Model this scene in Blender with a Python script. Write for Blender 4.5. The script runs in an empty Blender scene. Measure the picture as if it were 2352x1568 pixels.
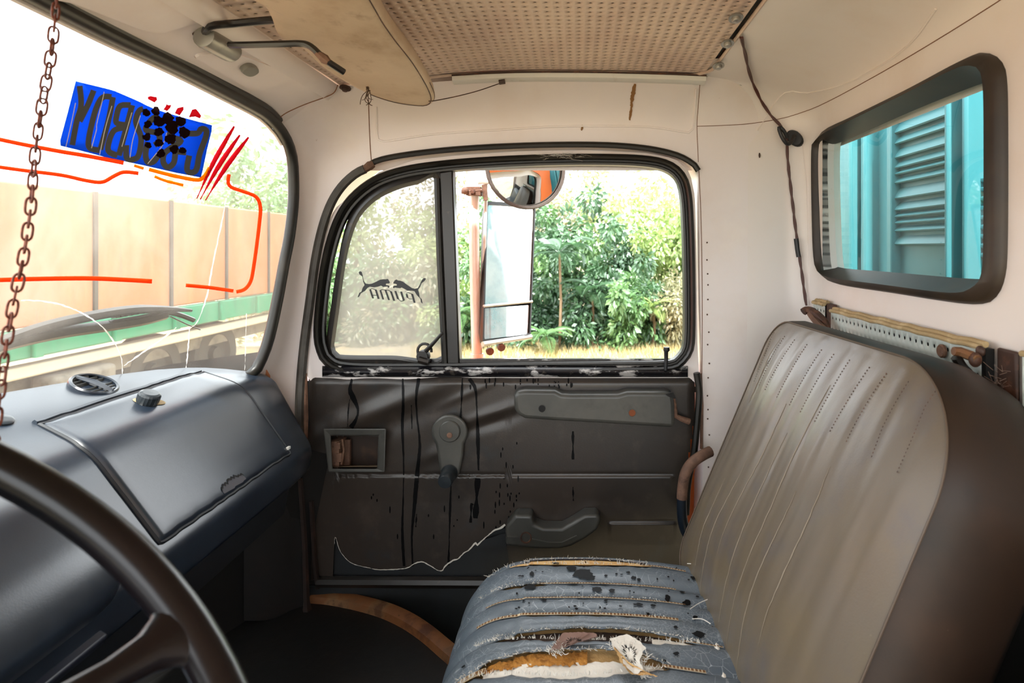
import bpy, bmesh, math, random
from mathutils import Vector, Matrix
R = random.Random(7)
SC = bpy.context.scene
COL = SC.collection
PI = math.pi
V = Vector
# ------------------------------------------------------------------ camera, sky, sun, exposure
F, CX, CY = 1330.0, 1330.0, 570.0          # focal length and optical axis in pixels of the 2352x1568 frame
cam_d = bpy.data.cameras.new('camera'); cam = bpy.data.objects.new('camera', cam_d); COL.objects.link(cam)
cam.location = (0, 0, 0); cam.rotation_euler = (PI/2, 0, 0)
cam_d.sensor_width = 36.0; cam_d.lens = F/2352*36.0
cam_d.shift_x = -(CX-1176)/2352; cam_d.shift_y = -(784-CY)/2352
cam_d.clip_start = 0.01; cam_d.clip_end = 500
cam_d.dof.use_dof = True; cam_d.dof.focus_distance = 1.35; cam_d.dof.aperture_fstop = 7.1
SC.camera = cam
w = bpy.data.worlds.new('sky'); SC.world = w; w.use_nodes = True
bg = w.node_tree.nodes['Background']; bg.inputs[0].default_value = (0.93, 0.97, 1.0, 1); bg.inputs[1].default_value = 1.0
sun_d = bpy.data.lights.new('sun', 'SUN'); sun = bpy.data.objects.new('sun', sun_d); COL.objects.link(sun)
sun_d.energy = 2.4; sun_d.angle = 0.03; sun_d.color = (1.0, 0.97, 0.92)
sun.rotation_euler = V((0.04, 0.60, -1.0)).to_track_quat('-Z', 'Y').to_euler()
SC.view_settings.view_transform = 'Standard'; SC.view_settings.look = 'None'
SC.view_settings.exposure = 2.65; SC.view_settings.gamma = 1.0; SC.view_settings.use_curve_mapping = False
SC.cycles.diffuse_bounces = 6; SC.cycles.max_bounces = 14; SC.cycles.transparent_max_bounces = 16
SC.cycles.caustics_reflective = False; SC.cycles.caustics_refractive = False

# ------------------------------------------------------------------ helpers: pixels of the photograph to points at real depth
def P(px, py, D): return V(((px-CX)/F*D, D, (CY-py)/F*D))
def onX(px, py, X): return P(px, py, X*F/(px-CX))
def onZ(px, py, z): return P(px, py, z*F/(CY-py))
def onpl(px, py, p0, n):
    d = P(px, py, 1.0); return d*(p0.dot(n)/d.dot(n))
def Xs(D, z):                                # curved, raked windshield surface
    q = max(0.0, D-0.6); q2 = max(0.0, -0.15-D)
    return -0.68-0.42*(0.31-z)+0.338*((0.31-z)/0.58)*(q*q+1.4*q2*q2)
def WS(px, py, off=0.0):
    dx, dz = (px-CX)/F, (CY-py)/F; a, b = 0.25, 2.6
    for _ in range(50):
        m = (a+b)/2
        if dx*m-(Xs(m, dz*m)+off) > 0: a = m
        else: b = m
    return V((dx*a, a, dz*a))
# ------------------------------------------------------------------ helpers: colour and materials
def lin(c):
    if isinstance(c, str): c = [int(c[i:i+2], 16) for i in (0, 2, 4)]
    return tuple((x/255/12.92 if x/255 <= .04045 else ((x/255+.055)/1.055)**2.4) for x in c)+(1,)
class NT:
    def __init__(s, name):
        s.m = bpy.data.materials.new(name); s.m.use_nodes = True; s.t = s.m.node_tree
        s.n = s.t.nodes; s.l = s.t.links; s.b = s.n['Principled BSDF']; s.out = s.n['Material Output']
        s.tc = s.n.new('ShaderNodeTexCoord').outputs['Object']
    def new(s, t, **k):
        x = s.n.new(t)
        for a, b in k.items(): setattr(x, a, b)
        return x
    def put(s, sock, v):
        if hasattr(v, 'is_output') or isinstance(v, bpy.types.NodeSocket): s.l.new(v, sock)
        else: sock.default_value = v
    def map(s, scale=(1, 1, 1), rot=(0, 0, 0)):
        x = s.new('ShaderNodeMapping'); s.l.new(s.tc, x.inputs[0]); x.inputs['Scale'].default_value = scale; x.inputs['Rotation'].default_value = rot
        return x.outputs[0]
    def noise(s, scale, detail=4, rough=.55, vec=None, dist=0):
        x = s.new('ShaderNodeTexNoise'); s.l.new(vec or s.tc, x.inputs['Vector'])
        x.inputs['Scale'].default_value = scale; x.inputs['Detail'].default_value = detail; x.inputs['Roughness'].default_value = rough; x.inputs['Distortion'].default_value = dist
        return x.outputs['Fac']
    def vor(s, scale, feature='F1', vec=None):
        x = s.new('ShaderNodeTexVoronoi', feature=feature); s.l.new(vec or s.tc, x.inputs['Vector']); x.inputs['Scale'].default_value = scale
        return x
    def ramp(s, fac, a, b, va=0.0, vb=1.0):
        x = s.new('ShaderNodeMapRange', interpolation_type='SMOOTHSTEP'); s.l.new(fac, x.inputs[0])
        for i, q in zip((1, 2, 3, 4), (a, b, va, vb)): x.inputs[i].default_value = q
        return x.outputs[0]
    def math(s, op, a, b=0.0):
        x = s.new('ShaderNodeMath', operation=op); s.put(x.inputs[0], a); s.put(x.inputs[1], b); return x.outputs[0]
    def mix(s, fac, a, b):
        x = s.new('ShaderNodeMix', data_type='RGBA'); s.put(x.inputs[0], fac); s.put(x.inputs[6], a); s.put(x.inputs[7], b); return x.outputs[2]
    def bump(s, h, st=.3, dist=.002, prev=None):
        x = s.new('ShaderNodeBump'); x.inputs['Strength'].default_value = st; x.inputs['Distance'].default_value = dist; s.l.new(h, x.inputs['Height'])
        if prev: s.l.new(prev, x.inputs['Normal'])
        return x.outputs[0]
def mat(name, col, rough=.5, metal=0.0, layers=(), bump=None, spec=.5, bump2=None):
    """layers: (scale, colour, lo, hi, strength[, stretch]) noise patches over the base colour"""
    t = NT(name); c = lin(col)
    for L in layers:
        sc, cc, lo, hi, st = L[:5]
        f = t.noise(sc, 6, .6, t.map(L[5]) if len(L) > 5 else None)
        c = t.mix(t.ramp(f, lo, hi, 0, st), c, lin(cc))
    t.put(t.b.inputs['Base Color'], c)
    t.b.inputs['Roughness'].default_value = rough; t.b.inputs['Metallic'].default_value = metal
    t.b.inputs['Specular IOR Level'].default_value = spec
    nrm = None
    for bp in (bump, bump2):
        if bp: nrm = t.bump(t.noise(bp[0], 5, .6, t.map(bp[3]) if len(bp) > 3 else None), bp[1], bp[2], nrm)
    if nrm: t.l.new(nrm, t.b.inputs['Normal'])
    return t.m
def glass(name, tint, refl, dirt_col, dirt, lo, hi, scale=3.0, speck=0.0, extra=0.0):
    t = NT(name); t.n.remove(t.b)
    tr = t.new('ShaderNodeBsdfTransparent'); tr.inputs[0].default_value = tint+(1,)
    gl = t.new('ShaderNodeBsdfGlossy'); gl.inputs['Roughness'].default_value = .02
    lw = t.new('ShaderNodeLayerWeight'); lw.inputs[0].default_value = .5
    fz = t.math('MULTIPLY', t.math('ADD', t.math('MULTIPLY', t.math('POWER', lw.outputs['Facing'], 5.0), .92), .07), refl)
    m1 = t.new('ShaderNodeMixShader'); t.l.new(fz, m1.inputs[0]); t.l.new(tr.outputs[0], m1.inputs[1]); t.l.new(gl.outputs[0], m1.inputs[2])
    df = t.new('ShaderNodeBsdfDiffuse'); df.inputs[0].default_value = lin(dirt_col)
    tl = t.new('ShaderNodeBsdfTranslucent'); tl.inputs[0].default_value = lin(dirt_col)
    md = t.new('ShaderNodeMixShader'); md.inputs[0].default_value = .6; t.l.new(df.outputs[0], md.inputs[1]); t.l.new(tl.outputs[0], md.inputs[2])
    f = t.ramp(t.noise(scale, 6, .65, t.map((1, 1, .35))), lo, hi, extra, dirt)
    if speck:
        v = t.vor(90.0); f = t.math('MAXIMUM', f, t.ramp(v.outputs['Distance'], .10, .04, 0, speck))
    m2 = t.new('ShaderNodeMixShader'); t.l.new(f, m2.inputs[0]); t.l.new(m1.outputs[0], m2.inputs[1]); t.l.new(md.outputs[0], m2.inputs[2])
    t.l.new(m2.outputs[0], t.out.inputs[0]); return t.m
# ------------------------------------------------------------------ helpers: objects
def obj(name, vs, fs, m, parent=None, smooth=True, recalc=True, kind=None, label=None, ang=40, bevel=None, solid=None, sub=0, segs=2):
    me = bpy.data.meshes.new(name); me.from_pydata([tuple(v) for v in vs], [], fs)
    if recalc:
        b = bmesh.new(); b.from_mesh(me); bmesh.ops.recalc_face_normals(b, faces=b.faces); b.to_mesh(me); b.free()
    o = bpy.data.objects.new(name, me); COL.objects.link(o); me.materials.append(m)
    if smooth:
        for p in me.polygons: p.use_smooth = True
        if ang < 180:
            try: me.set_sharp_from_angle(angle=math.radians(ang))
            except Exception: pass
    if solid:
        q = o.modifiers.new('solid', 'SOLIDIFY'); q.thickness = solid; q.offset = 0
    if bevel:
        q = o.modifiers.new('bevel', 'BEVEL'); q.width = bevel; q.segments = segs; q.limit_method = 'ANGLE'; q.angle_limit = math.radians(35)
    if sub:
        q = o.modifiers.new('sub', 'SUBSURF'); q.levels = sub; q.render_levels = sub
    if parent: o.parent = parent
    if kind: o['kind'] = kind
    if label: o['label'] = label
    return o
def rebase(o):                              # children keep world coordinates under an empty placed at the thing's base
    pass
def thing(name, label, cat, loc=(0, 0, 0), group=None):
    o = bpy.data.objects.new(name, None); COL.objects.link(o); o.location = loc; o.empty_display_size = .05
    o['label'] = label; o['category'] = cat
    if group: o['group'] = group
    return o
def tag(o, label, cat, group=None):
    o['label'] = label; o['category'] = cat
    if group: o['group'] = group
    return o
def under(root, o):                         # parent a mesh written in scene coordinates
    o.parent = root; o.matrix_parent_inverse = Matrix.Translation(root.location).inverted()
    return o
class MB:
    def __init__(s): s.v = []; s.f = []
    def add(s, vs, fs):
        k = len(s.v); s.v += [V(v) for v in vs]; s.f += [tuple(i+k for i in f) for f in fs]; return s
    def tube(s, pts, r, n=8, closed=False, caps=True, flat=1.0):
        pts = [V(p) for p in pts]; N = len(pts)
        rr = r if isinstance(r, (list, tuple)) else [r]*N
        tang = []
        for i in range(N):
            a = pts[(i-1) % N] if (closed or i > 0) else pts[0]; b = pts[(i+1) % N] if (closed or i < N-1) else pts[-1]
            tang.append((b-a).normalized())
        up = V((0, 0, 1)) if abs(tang[0].z) < .9 else V((1, 0, 0))
        nrm = (up-tang[0]*up.dot(tang[0])).normalized(); vs = []
        for i in range(N):
            nrm = (nrm-tang[i]*nrm.dot(tang[i])); nrm = nrm.normalized() if nrm.length > 1e-6 else up
            bi = tang[i].cross(nrm)
            for k in range(n):
                a = 2*PI*k/n; vs.append(pts[i]+(nrm*math.cos(a)*flat+bi*math.sin(a))*rr[i])
        fs = []
        for i in range(N if closed else N-1):
            j = (i+1) % N
            for k in range(n): fs.append((i*n+k, i*n+(k+1) % n, j*n+(k+1) % n, j*n+k))
        if caps and not closed: fs += [tuple(range(n))[::-1], tuple((N-1)*n+k for k in range(n))]
        return s.add(vs, fs)
    def loft(s, rings, closed=True, cap0=False, cap1=False, wrap=False):
        n = len(rings[0]); vs = [p for r in rings for p in r]; fs = []; M = len(rings)
        for i in range(M if wrap else M-1):
            j = (i+1) % M
            for k in range(n if closed else n-1): fs.append((i*n+k, i*n+(k+1) % n, j*n+(k+1) % n, j*n+k))
        if cap0: fs.append(tuple(range(n))[::-1])
        if cap1: fs.append(tuple((M-1)*n+k for k in range(n)))
        return s.add(vs, fs)
    def cyl(s, a, b, r, n=16, r2=None): return s.tube([a, b], [r, r if r2 is None else r2], n)
    def box(s, c, d, rot=None):
        c = V(c); vs = []
        for x in (-1, 1):
            for y in (-1, 1):
                for z in (-1, 1):
                    q = V((x*d[0]/2, y*d[1]/2, z*d[2]/2)); vs.append(c+(rot @ q if rot else q))
        return s.add(vs, [(0, 1, 3, 2), (4, 6, 7, 5), (0, 4, 5, 1), (2, 3, 7, 6), (0, 2, 6, 4), (1, 5, 7, 3)])
    def prism(s, loop, d):                    # polygon extruded by vector d
        n = len(loop); d = V(d)
        return s.add([V(p) for p in loop]+[V(p)+d for p in loop], [tuple(range(n))[::-1], tuple(range(n, 2*n))]+[(i, (i+1) % n, n+(i+1) % n, n+i) for i in range(n)])
    def sphere(s, c, r, n=10, m=6, sc=(1, 1, 1)):
        rings = []
        for j in range(m+1):
            a = PI*j/m; rings.append([V(c)+V((sc[0]*r*math.sin(a)*math.cos(2*PI*k/n), sc[1]*r*math.sin(a)*math.sin(2*PI*k/n), sc[2]*r*math.cos(a))) for k in range(n)])
        return s.loft(rings)
    def grid(s, rows): return s.loft(rows, closed=False)
    def out(s, name, m, parent=None, **k):
        o = obj(name, s.v, s.f, m, None, **k)
        if parent: under(parent, o)
        return o
def arc_resample(pts, n, closed=False):
    pts = [V(p) for p in pts]
    if closed: pts = pts+[pts[0]]
    L = [0]
    for a, b in zip(pts, pts[1:]): L.append(L[-1]+(b-a).length)
    out = []; k = 0
    for i in range(n):
        t = L[-1]*i/(n if closed else n-1)
        while k < len(L)-2 and L[k+1] < t: k += 1
        f = (t-L[k])/max(1e-9, L[k+1]-L[k]); out.append(pts[k].lerp(pts[k+1], min(1, f)))
    return out
def smooth(pts, n, closed=False):            # Catmull-Rom through points, resampled evenly to n
    pts = [V(p) if len(p) == 3 else V((p[0], p[1], 0)) for p in pts]; N = len(pts); o = []
    for i in range(N if closed else N-1):
        g = (lambda k: pts[k % N]) if closed else (lambda k: pts[min(N-1, max(0, k))])
        a, b, c, d = g(i-1), g(i), g(i+1), g(i+2)
        for j in range(8):
            t = j/8; o.append(.5*((2*b)+(c-a)*t+(2*a-5*b+4*c-d)*t*t+(3*b-a-3*c+d)*t**3))
    if not closed: o.append(pts[-1])
    return arc_resample(o, n, closed)
def offset2(loop, w):                        # inward offset of a closed 2-D loop (orientation independent)
    n = len(loop); A = sum(loop[i].x*loop[(i+1) % n].y-loop[(i+1) % n].x*loop[i].y for i in range(n)); sg = 1 if A > 0 else -1; out = []
    for i in range(n):
        t = (loop[(i+1) % n]-loop[i-1]).normalized(); out.append(loop[i]+V((-t.y, t.x, 0))*w*sg)
    return out
def fill_rings(loop, center, k):
    return [[center.lerp(p, j/k) for p in loop] for j in range(1, k+1)]
def star(mb, rings, c):                       # rings from inside out plus a centre fan
    n = len(rings[0]); mb.loft(rings); b = len(mb.v); mb.v.append(V(c)); s0 = b-len(rings)*n
    mb.f += [(b, s0+i, s0+(i+1) % n) for i in range(n)]
def ribbon(fn, pts, w, n=None, taper=0.0, jag=0.0):      # flat strip of pixel width w on a surface fn(px,py)
    q = smooth(pts, n or max(6, len(pts)*6)); vs = []
    for i, p in enumerate(q):
        t = (q[min(len(q)-1, i+1)]-q[max(0, i-1)]).normalized(); nn = V((-t.y, t.x, 0))
        f = i/(len(q)-1); ww = w(f) if callable(w) else w
        ww *= 1-taper*abs(2*f-1)**3
        vs += [fn(*(p+nn*(ww/2+R.uniform(-jag, jag)))[:2]), fn(*(p-nn*(ww/2+R.uniform(-jag, jag)))[:2])]
    return vs, [(2*i, 2*i+1, 2*i+3, 2*i+2) for i in range(len(q)-1)]
def round_loop(pts, r, seg=4):                 # rounded corners of a closed 2-D/3-D polygon
    pts = [V(p) if len(p) == 3 else V((p[0], p[1], 0)) for p in pts]; n = len(pts); out = []
    for i in range(n):
        a, b, c = pts[i-1], pts[i], pts[(i+1) % n]; q = r[i] if isinstance(r, (list, tuple)) else r
        l = min(q, (a-b).length*.45, (c-b).length*.45); p0 = b+(a-b).normalized()*l; p1 = b+(c-b).normalized()*l
        for j in range(seg+1):
            t = j/seg; out.append(p0*(1-t)**2+b*2*t*(1-t)+p1*t*t)
    return out
def round_open(pts, r, seg=4):
    pts = [V(p) for p in pts]; out = [pts[0]]
    for i in range(1, len(pts)-1):
        a, b, c = pts[i-1], pts[i], pts[i+1]; q = r[i] if isinstance(r, (list, tuple)) else r
        l = min(q, (a-b).length*.45, (c-b).length*.45); p0 = b+(a-b).normalized()*l; p1 = b+(c-b).normalized()*l
        for j in range(seg+1):
            t = j/seg; out.append(p0*(1-t)**2+b*2*t*(1-t)+p1*t*t)
    return out+[pts[-1]]
def interp(x, xs, ys):
    if x <= xs[0]: return ys[0]
    for i in range(len(xs)-1):
        if x <= xs[i+1]: return ys[i]+(ys[i+1]-ys[i])*(x-xs[i])/(xs[i+1]-xs[i])
    return ys[-1]
def disc(c, n, r, k=16, r2=None):
    n = V(n).normalized(); a = n.orthogonal().normalized(); b = n.cross(a)
    return [V(c)+a*r*math.cos(2*PI*i/k)+b*(r2 or r)*math.sin(2*PI*i/k) for i in range(k)]
def lathe(mb, c, n, prof, k=20):              # prof: (radius, height along n)
    mb.loft([disc(V(c)+V(n).normalized()*h, n, max(r, 1e-5), k) for r, h in prof])
def gs(x, c, s): return math.exp(-((x-c)/s)**2)
# ------------------------------------------------------------------ materials
M_ = {}
M_['paint'] = mat('cream_cab_paint', 'E8DFDC', .36, layers=[(3.0, 'DCCABC', .45, .75, .6), (60, '8A5A3C', .70, .80, .5), (9, 'EFE6DC', .5, .8, .5)], bump=(14, .05, .002))
M_['paintback'] = mat('warm_back_paint', 'E7DED8', .37, layers=[(3.5, 'DCCBBB', .45, .75, .6), (70, '8A6A44', .72, .80, .4)], bump=(14, .05, .002))
M_['headliner'] = mat('cream_perforated_board', 'CDB6A6', .55, layers=[(5.0, 'B4968A', .4, .75, .7), (45, '7A5236', .70, .82, .4)], bump=(30, .05, .001))
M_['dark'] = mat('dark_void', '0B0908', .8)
M_['rubber'] = mat('black_rubber', '15130F', .42, layers=[(8, '3A352E', .5, .8, .6)], bump=(60, .06, .001))
M_['rubbergrey'] = mat('dusty_rubber', '47443F', .55, layers=[(14, '2A2622', .4, .7, .8), (40, '6E675E', .6, .8, .5)])
M_['rearrubber'] = mat('brown_dusty_rubber', '241D18', .5, layers=[(6, '423424', .4, .75, .8)])
M_['blackmetal'] = mat('black_painted_metal', '1B1714', .35, layers=[(40, '4A3A2E', .62, .75, .6)], spec=.6)
M_['rust'] = mat('rusty_metal', '5C4234', .75, layers=[(30, '84624E', .4, .7, .8), (70, '2E1A10', .55, .75, .8)], bump=(80, .4, .002))
M_['rustdark'] = mat('dark_rusty_metal', '3A241A', .6, layers=[(40, '6B4430', .45, .7, .8)], bump=(90, .3, .001))
M_['seam'] = mat('rust_seam', '7A5236', .8)
M_['seamfaint'] = mat('faint_seam', 'B8A38E', .7)
M_['vinyldoor'] = mat('brown_black_door_vinyl', '332C27', .34, layers=[(4, '26221F', .35, .65, .9), (16, '4A4039', .5, .78, .6), (9, '2A3136', .55, .75, .7)], bump=(420, .22, .0008), bump2=(9, .10, .004))
M_['board'] = mat('bluish_black_board', '1C1F22', .5, layers=[(10, '101112', .4, .7, .8)], bump=(60, .15, .001))
M_['plasticgrey'] = mat('dusty_grey_plastic', '3B3B38', .40, layers=[(9, '4E4C47', .4, .7, .7), (22, '292826', .55, .75, .7), (120, '8A877E', .72, .8, .5)], bump=(200, .06, .0005))
M_['capplastic'] = mat('dark_slate_plastic', '23282C', .3)
M_['vinylback'] = mat('taupe_seat_vinyl', '62574A', .32, layers=[(5, '6A5C46', .42, .72, .8), (11, '565050', .48, .74, .7), (90, '8E7F6C', .70, .80, .4)], bump=(420, .16, .0006), bump2=(13, .20, .004, (1, 1, .3)))
M_['vinylside'] = mat('brown_bolster_vinyl', '271B13', .5, spec=.3, layers=[(6, '38261A', .42, .72, .8), (14, '201813', .5, .75, .8), (120, '6E5C4C', .73, .80, .6)], bump=(420, .16, .0006))
M_['piping'] = mat('brown_seat_piping', '54463A', .5)
M_['crease'] = mat('worn_vinyl_crease', '7C7060', .6)
M_['dash'] = mat('blue_black_dash_plastic', '1A222D', .29, layers=[(7, '28323E', .4, .75, .7), (18, '222730', .5, .75, .6, (1, .2, 1))], bump=(500, .14, .0006), spec=.8)
M_['dashdark'] = mat('dark_dash_plastic', '12161C', .45, bump=(300, .1, .0006))
M_['wheel'] = mat('worn_black_wheel_plastic', '09090B', .25, layers=[(5, '140E10', .4, .7, .8)], spec=.32)
M_['foam'] = mat('tan_seat_foam', 'C9A36C', .9, layers=[(18, 'A8763A', .45, .72, .8), (60, 'E3C592', .5, .8, .6)], bump=(160, .6, .003))
M_['lining'] = mat('white_felt_lining', 'D8D2C8', .9, layers=[(14, 'B9AFA3', .5, .8, .6), (60, '7A6A58', .70, .8, .6)], bump=(120, .35, .003))
M_['backing'] = mat('brown_vinyl_backing', '74594F', .8, bump=(90, .3, .002))
M_['fray'] = mat('grey_white_thread', 'C9C5BC', .9)
M_['metal'] = mat('bare_metal', 'A8A6A0', .35, .8, layers=[(20, '6E5A48', .55, .75, .6)])
M_['white'] = mat('white_metal', 'D8D6D0', .4, layers=[(20, '9A8C7A', .6, .8, .5)])
q_ = NT('dusty_mirror_glass'); q_.b.inputs['Base Color'].default_value = (.9,.93,.93,1); q_.b.inputs['Roughness'].default_value = .05; q_.put(q_.b.inputs['Metallic'], q_.ramp(q_.noise(9, 4), .2, .7, .85, .55)); M_['chrome'] = q_.m
M_['perfgrey'] = mat('pale_grey_perforated_board', 'C3CBC5', .5, layers=[(10, 'A9B3AC', .45, .75, .6), (60, '8A7A60', .70, .8, .5)])
M_['ochre'] = mat('dirty_ochre_foam_lip', 'A58E66', .8, layers=[(25, 'C9B48C', .45, .7, .7), (30, '6E5836', .55, .75, .7)], bump=(70, .4, .003))
M_['visor'] = mat('stained_beige_visor_vinyl', 'BCA68E', .6, layers=[(9, 'A0866A', .42, .72, .8), (26, '80684E', .55, .78, .6), (5, 'CDBAA2', .5, .8, .6)], bump=(500, .12, .0005), bump2=(10, .15, .004))
M_['cable'] = mat('dark_red_brown_wire', '4A241A', .5)
M_['ink'] = mat('black_sticker_vinyl', '16171A', .5)
M_['floor'] = mat('dirty_dark_floor_mat', '080706', .5, layers=[(8, '130E0A', .45, .7, .9), (5, '060606', .52, .6, .9)], bump=(40, .25, .003))
M_['rustpaint'] = mat('rusted_cream_metal', '6E4424', .6, layers=[(7, 'A88A60', .48, .66, .9), (14, '3E1C0C', .48, .66, .9), (90, '1E0F08', .66, .74, .9)], bump=(60, .3, .002))
M_['bluepaint'] = mat('dark_blue_paint', '141C26', .35)
M_['windshield'] = glass('dirty_windshield_glass', (.97, 1.0, .985), .55, 'BCB2A6', .55, .32, .78, 3.5, .4, .14)
M_['hazyglass'] = glass('hazy_dusty_glass', (1, 1, 1), .4, '94928A', .90, .25, .75, 4.0, .3, .68)
M_['rearglass'] = glass('rear_glass', (.90, .99, .98), 1.0, 'BFD6D2', .16, .45, .8, 5.0, .2, .03)
def drawn(name, c, t=.6):                    # thin translucent film (stickers, tape)
    q = NT(name); q.n.remove(q.b)
    d = q.new('ShaderNodeBsdfDiffuse'); d.inputs[0].default_value = lin(c); s = q.new('ShaderNodeBsdfTranslucent'); s.inputs[0].default_value = lin(c)
    m = q.new('ShaderNodeMixShader'); m.inputs[0].default_value = t; q.l.new(d.outputs[0], m.inputs[1]); q.l.new(s.outputs[0], m.inputs[2]); q.l.new(m.outputs[0], q.out.inputs[0]); return q.m
M_['tape'] = drawn('orange_tape', 'F06A30'); M_['tapeyellow'] = drawn('yellow_orange_tape', 'FF9A10'); M_['tapered'] = drawn('red_tape', 'D03044')
M_['sticker'] = drawn('blue_sticker_film', '2C70CC', .72)
# ------------------------------------------------------------------ setting: side wall with the passenger door opening
def zceil(X): return .42-(.17 if X < -.08 else .06)*(X+.08)**2
def px2(p): return V((CX+p.x/p.y*F, CY-p.z/p.y*F, p.y))
inner = [(852,372),(870,366),(980,350),(1100,340),(1250,333),(1400,333),(1500,345),(1570,365),(1603,392),(1605,500),(1608,700),(1612,850),(1615,1000),(1612,1200),(1605,1345),(1400,1350),(1100,1350),(730,1350),(708,1250),(695,1100),(690,950),(697,800),(710,700),(722,600),(740,520),(762,460),(800,412)]
DW = 1.45
pillarA = [(645,289),(663,318),(674,350),(678,385),(679,455),(670,541),(658,603),(644,680),(628,756),(615,803),(597,843),(579,865)]
outer = [WS(644,287,.006), P(775,195,1.342)]
for i in range(1, 9):
    X = -.56+.88*i/8; outer.append(V((X, 1.38, zceil(X)-.012)))
CL = [(-1.0,0,0),(-.4,0,0),(0,0,0),(.2,0,0),(.29,0,0),(.33,.004,.003),(.36,.03,.012),(.385,.08,.03),(.404,.15,.05),(.412,.275,.07)]
for z, o, os_ in CL[::-1]: outer.append(V((.45-.5*o, DW-os_, z)))
outer += [V((0, DW+.01, -1.0)), V((-.5, DW+.01, -1.0)), P(660,1420,1.44), P(650,1200,1.42), P(635,1000,1.39)]
outer += [WS(x, y, .006) for x, y in pillarA[::-1]]
def ang_hit(poly, a, c):                      # poly of Vector(px,py,depth); ray at angle a from c
    d = V((math.cos(a), math.sin(a), 0)); best = None
    for i in range(len(poly)):
        p, q = poly[i], poly[(i+1) % len(poly)]; e = q-p; den = d.x*e.y-d.y*e.x
        if abs(den) < 1e-9: continue
        t = ((p.x-c.x)*e.y-(p.y-c.y)*e.x)/den; s = ((p.x-c.x)*d.y-(p.y-c.y)*d.x)/den
        if t > 0 and -1e-6 <= s <= 1+1e-6 and (best is None or t > best[0]): best = (t, p.lerp(q, s))
    return best[1]
c0 = V((1150, 800, 0)); NA = 220
inn = [V((x, y, DW+.004)) for x, y in inner]; ou = [px2(p) for p in outer]
rings = []
hits = [(ang_hit(inn, 2*PI*k/NA, c0), ang_hit(ou, 2*PI*k/NA, c0)) for k in range(NA)]
for j in range(12):
    t = j/11; rings.append([P(*( (a.x+(b.x-a.x)*t), (a.y+(b.y-a.y)*t), a.z+(b.z-a.z)*t**2.2)) for a, b in hits])
jamb = [P(a.x, a.y, DW+.004)+V((0, .10, 0)) for a, b in hits]
wr = MB().loft([jamb]+rings).out('wall_right', M_['paint'], kind='structure', ang=60)
# seams, ridges and rivets pressed into that wall
def wtube(name, pts, r, m, D=1.448, par=wr, off=0):
    return MB().tube([P(x, y, D) if isinstance(D, float) else D(x, y) for x, y in [(p.x, p.y) for p in smooth(pts, len(pts)*5)]], r, 5).out(name, m, par)
def DWALL(px, py):                            # depth of the side wall surface at a pixel
    a = math.atan2(py-c0.y, px-c0.x); i, o = ang_hit(inn, a, c0), ang_hit(ou, a, c0)
    ri, ro, r = (i-c0).xy.length, (o-c0).xy.length, math.hypot(px-c0.x, py-c0.y); t = max(0, min(1, (r-ri)/(ro-ri)))
    return i.z+(o.z-i.z)*t**2.2
wd = lambda x, y: P(x, y, DWALL(x, y)-.0005)
wtube('panel_seam', [(846,228),(848,280),(850,330),(853,372)], .0011, M_['seam'], wd)
wtube('panel_seam', [(1608,190),(1604,240),(1601,290),(1604,372)], .0008, M_['seam'], wd)
wtube('panel_seam', [(1612,860),(1613,700),(1610,500),(1605,390)], .0009, M_['seam'], wd)
wtube('pressed_ridge', [(864,245),(865,300),(870,322),(890,324),(1000,308),(1150,298),(1300,290),(1480,291),(1570,303),(1590,300),(1596,250),(1598,205)], .0028, M_['paint'], wd)
rv = None
for i in range(20):
    y = 560+i*34+R.uniform(-9, 9); q = wd(1623+R.uniform(-2, 3)+y*.004, y); b = MB(); b.sphere((0, 0, 0), .0022, 7, 4)
    if rv is None: rv = b.out('rivet', M_['rustdark'], wr); rv.location = q
    else:
        o = rv.copy(); COL.objects.link(o); o.location = q
# ------------------------------------------------------------------ rear wall, rounded corner and cove
XB = .58
rwin = [(1882,350),(1890,312),(1912,290),(1960,268),(2100,200),(2230,131),(2270,122),(2300,140),(2313,180),(2316,300),(2315,560),(2308,640),(2290,680),(2262,697),(2200,695),(2050,672),(1940,655),(1905,640),(1890,610),(1884,500)]
NR = 96
rw = smooth(rwin, NR, True)
rw3 = [onX(p.x, p.y, XB) for p in rw]
cen = V((0, sum(p.y for p in rw3)/NR, sum(p.z for p in rw3)/NR))
def rect_hit(p):                               # back-wall border point along the ray from the window's centre
    dy, dz = p.y-cen.y, p.z-cen.z; ts = []
    if dy > 0: ts.append((1.38-cen.y)/dy)
    if dy < 0: ts.append((-.45-cen.y)/dy)
    if dz > 0: ts.append((.286-cen.z)/dz)
    if dz < 0: ts.append((-1.0-cen.z)/dz)
    t = min(ts); return V((XB, cen.y+dy*t, cen.z+dz*t))
base = []
for i in range(NR):
    for j in range(3):
        a, b = rw3[i], rw3[(i+1) % NR]; base.append(a.lerp(b, j/3))
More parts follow.
